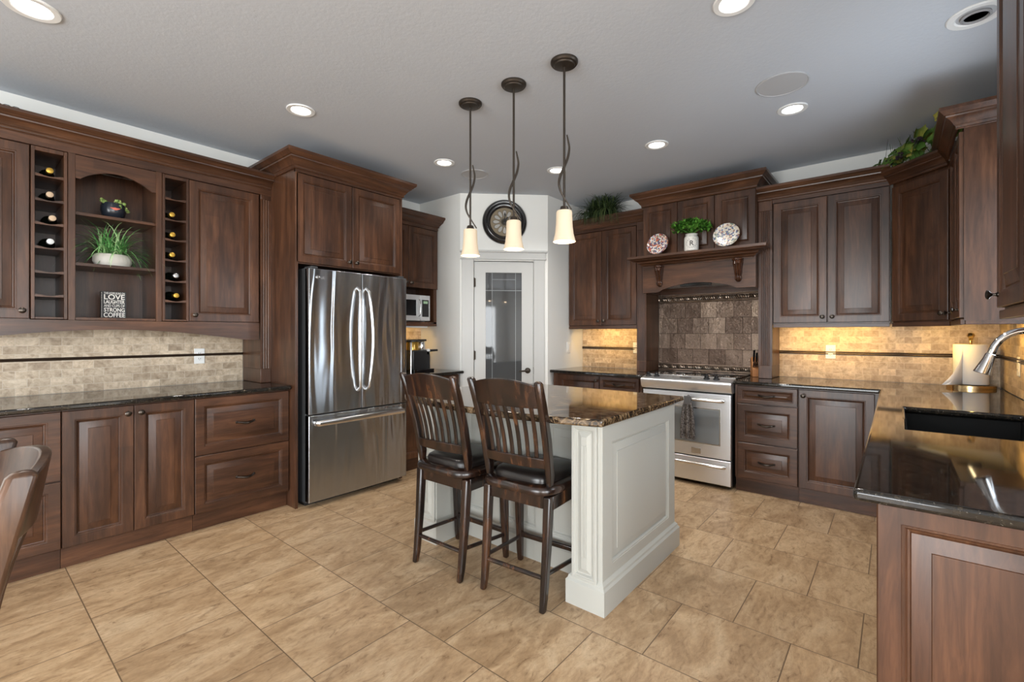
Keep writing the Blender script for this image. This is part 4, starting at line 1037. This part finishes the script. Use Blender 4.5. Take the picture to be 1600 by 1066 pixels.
# ------------------------------------------------------------------ stools and dining chair
def seat_chair(name, label, cat, loc, rz, seat=.620, top=1.085, wr=.180, wt=.1975, wood_m='stool_wood', deep=.36, lean=.125, bow=.030, post=.034, slats=7, foot=.15, group=None, spread=0.0, post_d=.048):
    t = thing(name, label, cat, loc, rz, group)
    xr = -.18; xs_ = xr + .055
    zb = seat - .155; za = seat - .09; zs = seat - .045
    for sy in (-1, 1):
        MB().rect_loft([(xr, sy * .176, 0, .028, .028), (xr + .012, sy * .176, .06, .034, .032), (xr + .035, sy * .178, seat * .45, .042, .036), (xs_ - .004, sy * wr, za, .046, .040)]).build('leg', wood_m, t, .007, 2)
        MB().rect_loft([(xr + deep + .002, sy * .194, 0, .028, .028), (xr + deep - .002, sy * .194, .06, .034, .032), (xr + deep - .012, sy * .192, seat * .5, .042, .040), (xr + deep - .02, sy * .19, za, .044, .042)]).build('leg', wood_m, t, .007, 2)
        hz = top - zs
        MB().rect_loft([(xs_ + .004, sy * wr, zs - .005, .036, post * .8), (xs_ + .002, sy * (wr + .002), zs + hz * .10, post_d, post), (xs_ - lean * .28, sy * (wr + (wt - wr) * .4), zs + hz * .45, post_d, post), (xs_ - lean * .70, sy * (wr + (wt - wr) * .75), zs + hz * .78, post_d * .95, post), (xs_ - lean * 1.0, sy * wt, top - .012, post_d * .80, post), (xs_ - lean * 1.03, sy * wt, top, post_d * .5, post * .7)]).build('back_post', wood_m, t, .009, 3)
        MB().tube([(xr + .028, sy * .177, foot + .015), (xr + deep - .008, sy * .193, foot - .012)], .011, 10).build('stretcher', wood_m, t)
    MB().tube([(xr + .020, -.177, foot), (xr + .020, .177, foot)], .011, 10).build('stretcher', wood_m, t)
    MB().box(xr + deep - .020, xr + deep + .004, -.192, .192, foot - .006, foot + .022).build('footrest', wood_m, t, .006)
    MB().box(xs_ - .014, xs_ + .008, -wr, wr, zb, za).box(xr + deep - .032, xr + deep - .012, -.19, .19, zb, za).box(xs_, xr + deep - .02, -.202, -.184, zb, za).box(xs_, xr + deep - .02, .184, .202, zb, za).build('apron', wood_m, t, .003)
    def outline(off, n=36):
        l = []
        for i in range(n):
            a = 2 * math.pi * i / n; c, s_ = math.cos(a), math.sin(a); e_ = .42
            x = (.215 + off) * (abs(c) ** e_) * (1 if c > 0 else -1); y = (.212 + off) * (abs(s_) ** e_) * (1 if s_ > 0 else -1)
            l.append((x + .035, y * (1 + .04 * (x / .2))))
        return l
    sl = []
    for off, z in ((-.010, za), (.006, za + .008), (.010, za + .024), (.004, za + .040), (-.006, zs + .002)): sl.append([(x, y, z) for x, y in outline(off)])
    MB().loops(sl).build('seat', wood_m, t, angle=40)
    cu = []
    for k_, z in ((1.0, zs + .001), (1.0, zs + .020), (.97, zs + .034), (.88, zs + .043), (.6, zs + .047), (.2, zs + .048)):
        cu.append([((x - .06) * k_ + .072, y * k_ * .97, z) for x, y in outline(-.030)])
    MB().loops(cu).build('cushion', 'leather', t, angle=60)
    # back: crest, lower rail, slats
    def bx(zf): return xs_ - lean * (zf ** 1.25)
    def rail(z0, z1, arch, name, th=.020, b_=bow, zr=None):
        ls = []; N = 16
        for i in range(N + 1):
            u = i / N * 2 - 1; y = u * (wt if name == 'crest_rail' else wr + .006); q = b_ * (1 - u * u)
            xa = bx((z0 - zs) / (top - zs)) - q; xb = bx((z1 - zs) / (top - zs)) - q; zt = z1 + arch * (1 - u * u) ** 1.0
            ls.append([(xa - th / 2, y, z0), (xa + th / 2, y, z0), (xb + th / 2, y, zt), (xb - th / 2, y, zt)])
        return MB().loops(ls).build(name, wood_m, t, .004, 2)
    H_ = top - zs
    rail(zs + H_ * .745, zs + H_ * .945, .032, 'crest_rail', .022)
    rail(zs + H_ * .165, zs + H_ * .26, .006, 'lower_rail', .020, bow * .8)
    for i in range(slats):
        u = (i + 1) / (slats + 1) * 2 - 1
        st_ = []
        for j in range(7):
            f = .22 + (.77 - .22) * j / 6; z = zs + H_ * f; q = bow * (1 - u * u) * (.8 + .2 * j / 6)
            wy = (wr + .004 + (wt - wr) * f) * u * (.90 + .06 * f)
            st_.append((bx(f) - q + .010 * math.sin(math.pi * j / 6), wy, z, .010, .021))
        MB().rect_loft(st_).build('slat', wood_m, t, .003, 2)
    return t
seat_chair('counter_stool', 'dark distressed slat-back stool with black leather seat, nearest the island pilaster', 'stool', (1.924, 1.455, 0), R(4.2), group='slat-back counter stools')
seat_chair('counter_stool', 'dark distressed slat-back stool standing nearer the refrigerator', 'stool', (1.874, 1.935, 0), R(1.3), group='slat-back counter stools')
seat_chair('dining_chair', 'brown wooden dining chair with curved crest rail seen from behind', 'chair', (-.135, 1.605, 0), R(180), seat=.47, top=1.020, wr=.205, wt=.230, wood_m='chair_wood', lean=.105, bow=.062, post=.036, foot=.12, post_d=.060)

# ------------------------------------------------------------------ clock
c = diag(.470, 2.482, .0)
t = thing('wall_clock', 'round black-framed clock with petal dial above the pantry door', 'clock', c, PRZ)
MB().lathe([(.232, 0), (.236, -.012), (.228, -.030), (.212, -.040), (.200, -.038), (.194, -.026), (.186, -.028), (.180, -.034), (.168, -.032), (.156, -.020), (.150, -.012), (.150, 0)], 64, axis='y').build('frame', 'clock_frame', t)
MB().lathe([(.150, -.004), (.150, -.010), (.001, -.010)], 64, axis='y').build('dial', 'clock_face', t)
for i in range(12):
    a = 2 * math.pi * i / 12; r_ = Vector((math.sin(a), math.cos(a))); s_ = Vector((r_.y, -r_.x))
    def pet(k_, y):
        l = []
        for j in range(18):
            q = 2 * math.pi * j / 18; rad = .088 + .040 * k_ * math.cos(q); wid = .0195 * k_ * math.sin(q) * (1 + .35 * math.cos(q)); p = r_ * rad + s_ * wid; l.append((p.x, y, p.y))
        return l
    rim_ = MB().loops([pet(1.0, -.010), pet(1.0, -.0125), pet(.84, -.0125), pet(.84, -.010)], False, False).build('petal_rim', 'clock_line', t)
    MB().loops([pet(.84, -.0102), pet(.82, -.0112)]).build('petal', 'clock_petal', rim_)
MB().lathe([(.043, -.010), (.043, -.013), (.036, -.013), (.036, -.010)], 30, axis='y').build('centre_ring', 'clock_line', t)
for a, L in ((R(2), .105), (R(33), .068)):
    d_ = Vector((math.sin(a), math.cos(a))); n_ = Vector((d_.y, -d_.x)); pl_ = [d_ * -.02 + n_ * .004, d_ * L * .55 + n_ * .004, d_ * L * .72 + n_ * .010, d_ * L, d_ * L * .72 - n_ * .010, d_ * L * .55 - n_ * .004, d_ * -.02 - n_ * .004]
    MB().prism([(p.x, p.y) for p in pl_], 'y', -.0165, -.0145).build('hand', 'black', t)
MB().lathe([(.012, -.010), (.012, -.018), (.004, -.019)], 16, axis='y').build('hub', 'black', t)

# ------------------------------------------------------------------ pendants, downlights, speakers
def pendant(label, y, power):
    t = thing('pendant_light', label, 'pendant lamp', (2.131, y, CZ), 0, 'pendants over the island')
    MB().lathe([(.074, -.0005), (.074, -.010), (.068, -.018), (.058, -.020), (.054, -.026), (.030, -.030), (.012, -.032)], 40).build('canopy', 'bronze', t)
    MB().lathe([(.0065, -.02), (.0065, -.80)], 12).lathe([(.008, -.785), (.020, -.79), (.026, -.812), (.030, -.818)], 20).build('rod', 'bronze', t)
    rv = Vector((.636, -.771)); pts = []; rd = []
    for i in range(41):
        u = i / 40; z = -.40 - .405 * u
        KP = [(0, .015), (.17, .030), (.30, .021), (.42, .001), (.54, -.021), (.65, -.031), (.76, -.022), (.87, .006), (1.0001, .040)]
        for (u0, o0), (u1, o1) in zip(KP, KP[1:]):
            if u0 <= u <= u1: off = o0 + (o1 - o0) * (u - u0) / (u1 - u0)
        dep = .010 * math.sin(2 * math.pi * u)
        pts.append((rv.x * off + rv.y * -dep * .3, rv.y * off + rv.x * dep * .3 - 0, z)); rd.append(.0040 + .0036 * math.sin(math.pi * min(u * 1.1, 1)))
    for _ in range(4):
        pts = [pts[0]] + [tuple((a + 2 * b_ + c_) / 4 for a, b_, c_ in zip(pts[i - 1], pts[i], pts[i + 1])) for i in range(1, len(pts) - 1)] + [pts[-1]]
    MB().tube(pts, rd, 8).build('twisted_stem', 'bronze', t)
    sh_ = MB().lathe([(.012, -.813), (.040, -.814), (.0435, -.822), (.044, -.86), (.046, -.90), (.051, -.94), (.059, -.972), (.0625, -.981), (.060, -.981), (.049, -.94), (.044, -.90), (.042, -.86), (.041, -.825)], 40, cap0=True, cap1=False).build('shade', 'shade_glass', t)
    MB().sphere((0, 0, -.905), .022, 14, 10, 1.3).build('bulb', 'lens_lit', t)
    d = bpy.data.lights.new('pendant_glow', 'POINT'); d.use_shadow = True; d.energy = power; d.color = (1, .80, .56); d.shadow_soft_size = .03
    lo = bpy.data.objects.new('pendant_glow', d); COL.objects.link(lo); lo.parent = t; lo.location = (0, 0, -.955)
    return t
pendant('bronze pendant lamp over the far end of the island, closest to the refrigerator', 2.105, 2.2)
pendant('bronze pendant lamp in the middle of the three over the island', 1.745, 2.2)
pendant('bronze pendant lamp over the near end of the island, closest to the camera', 1.390, 2.2)

def downlight(label, x, y, power=7.0, lit=True, r=.088):
    t = thing('recessed_light', label, 'ceiling light', (x, y, CZ), 0)
    MB().lathe([(r, -.0003), (r, -.004), (r * .96, -.008), (r * .72, -.007), (r * .66, -.002), (r * .66, -.0003)], 40, cap0=False, cap1=False).build('trim_ring', 'white_trim', t)
    MB().lathe([(r * .67, -.0005), (r * .66, -.0025), (.001, -.0035)], 32).build('lens', 'lens_lit' if lit else 'grille', t)
    if not lit: MB().lathe([(r * .50, -.003), (r * .52, -.012), (r * .44, -.015), (r * .40, -.006)], 32).lathe([(r * .40, -.006), (.001, -.006)], 24).build('gimbal', 'grille_hole', t)
    if lit:
        d = bpy.data.lights.new('downlight_beam', 'SPOT'); d.energy = power; d.color = (1, .95, .88); d.spot_size = R(125); d.spot_blend = .8; d.shadow_soft_size = .05
        lo = bpy.data.objects.new('downlight_beam', d); COL.objects.link(lo); lo.parent = t; lo.location = (0, 0, -.02)
    return t
DP = 26
downlight('recessed ceiling light over the wine rack counter, beside the refrigerator cabinet', 1.484, 3.037, DP)
downlight('recessed ceiling light in front of the microwave cabinet', 2.729, 3.012, DP)
downlight('recessed ceiling light in front of the clock wall, by the nearest pendant', 3.506, 2.367, 46)
downlight('recessed ceiling light in front of the range hood', 3.529, 1.443, 52)
downlight('recessed ceiling light beside the big round ceiling speaker', 3.535, .524, 46)
downlight('recessed ceiling light cut by the top edge of the picture', 2.231, .556, DP)
downlight('large recessed ceiling light above the outer wine rack cabinet', .241, 3.025, DP, True, .10)
downlight('unlit tilting recessed ceiling light above the sink', 3.035, -.288, 0, False, .105)
for x, y, r, lab in ((3.151, .52, .140, 'large round white ceiling speaker in front of the two-door cabinet'), (3.107, 3.01, .125, 'round white ceiling speaker behind the pendants, by the pantry')):
    t = thing('ceiling_speaker', lab, 'speaker', (x, y, CZ))
    MB().lathe([(r, -.0003), (r, -.004), (r * .95, -.006), (r * .93, -.003)], 48, cap0=False, cap1=False).build('rim', 'grille', t)
    MB().lathe([(r * .94, -.0005), (r * .93, -.003), (.001, -.004)], 40).build('grille', 'grille', t)

# ------------------------------------------------------------------ under-cabinet lights
def strip(label, loc, rz, L, power):
    t = thing('under_cabinet_light', label, 'lamp', loc, rz)
    MB().prism([(-.006, 0), (.014, 0), (.014, -.016), (.008, -.014), (-.006, -.004)], 'x', -L / 2, L / 2).build('housing', 'white_trim', t, .001)
    MB().prism([(-.006, -.0042), (.007, -.0135), (.006, -.0150), (-.007, -.0058)], 'x', -L / 2 + .01, L / 2 - .01).build('lens', 'lens_warm', t)
    area('strip_glow', (0, -.002, -.0165), (R(-42), 0, 0), L - .02, .012, power, (1, .575, .12), 150, t)
    return t
UZ = 1.373
strip('warm light strip under the two-door cabinet left of the hood', (4.53, 2.45, UZ), R(90), .62, 1.9)
strip('warm light strip under the two-door cabinet right of the hood', (4.53, .42, UZ), R(90), .66, 2.7)
strip('warm light strip under the angled corner cabinet', (4.47, -.205, UZ), R(45), .22, 1.2)
strip('warm light strip under the plain-sided cabinet by the sink window', (3.90, -.36, UZ), 0, .36, 1.7)
strip('warm light strip under the near cabinet over the peninsula', (1.95, -.33, UZ), 0, .60, 1.9)
strip('warm light strip under the microwave cabinet', (3.0, 3.92, 1.3775), R(180), .60, 1.5)
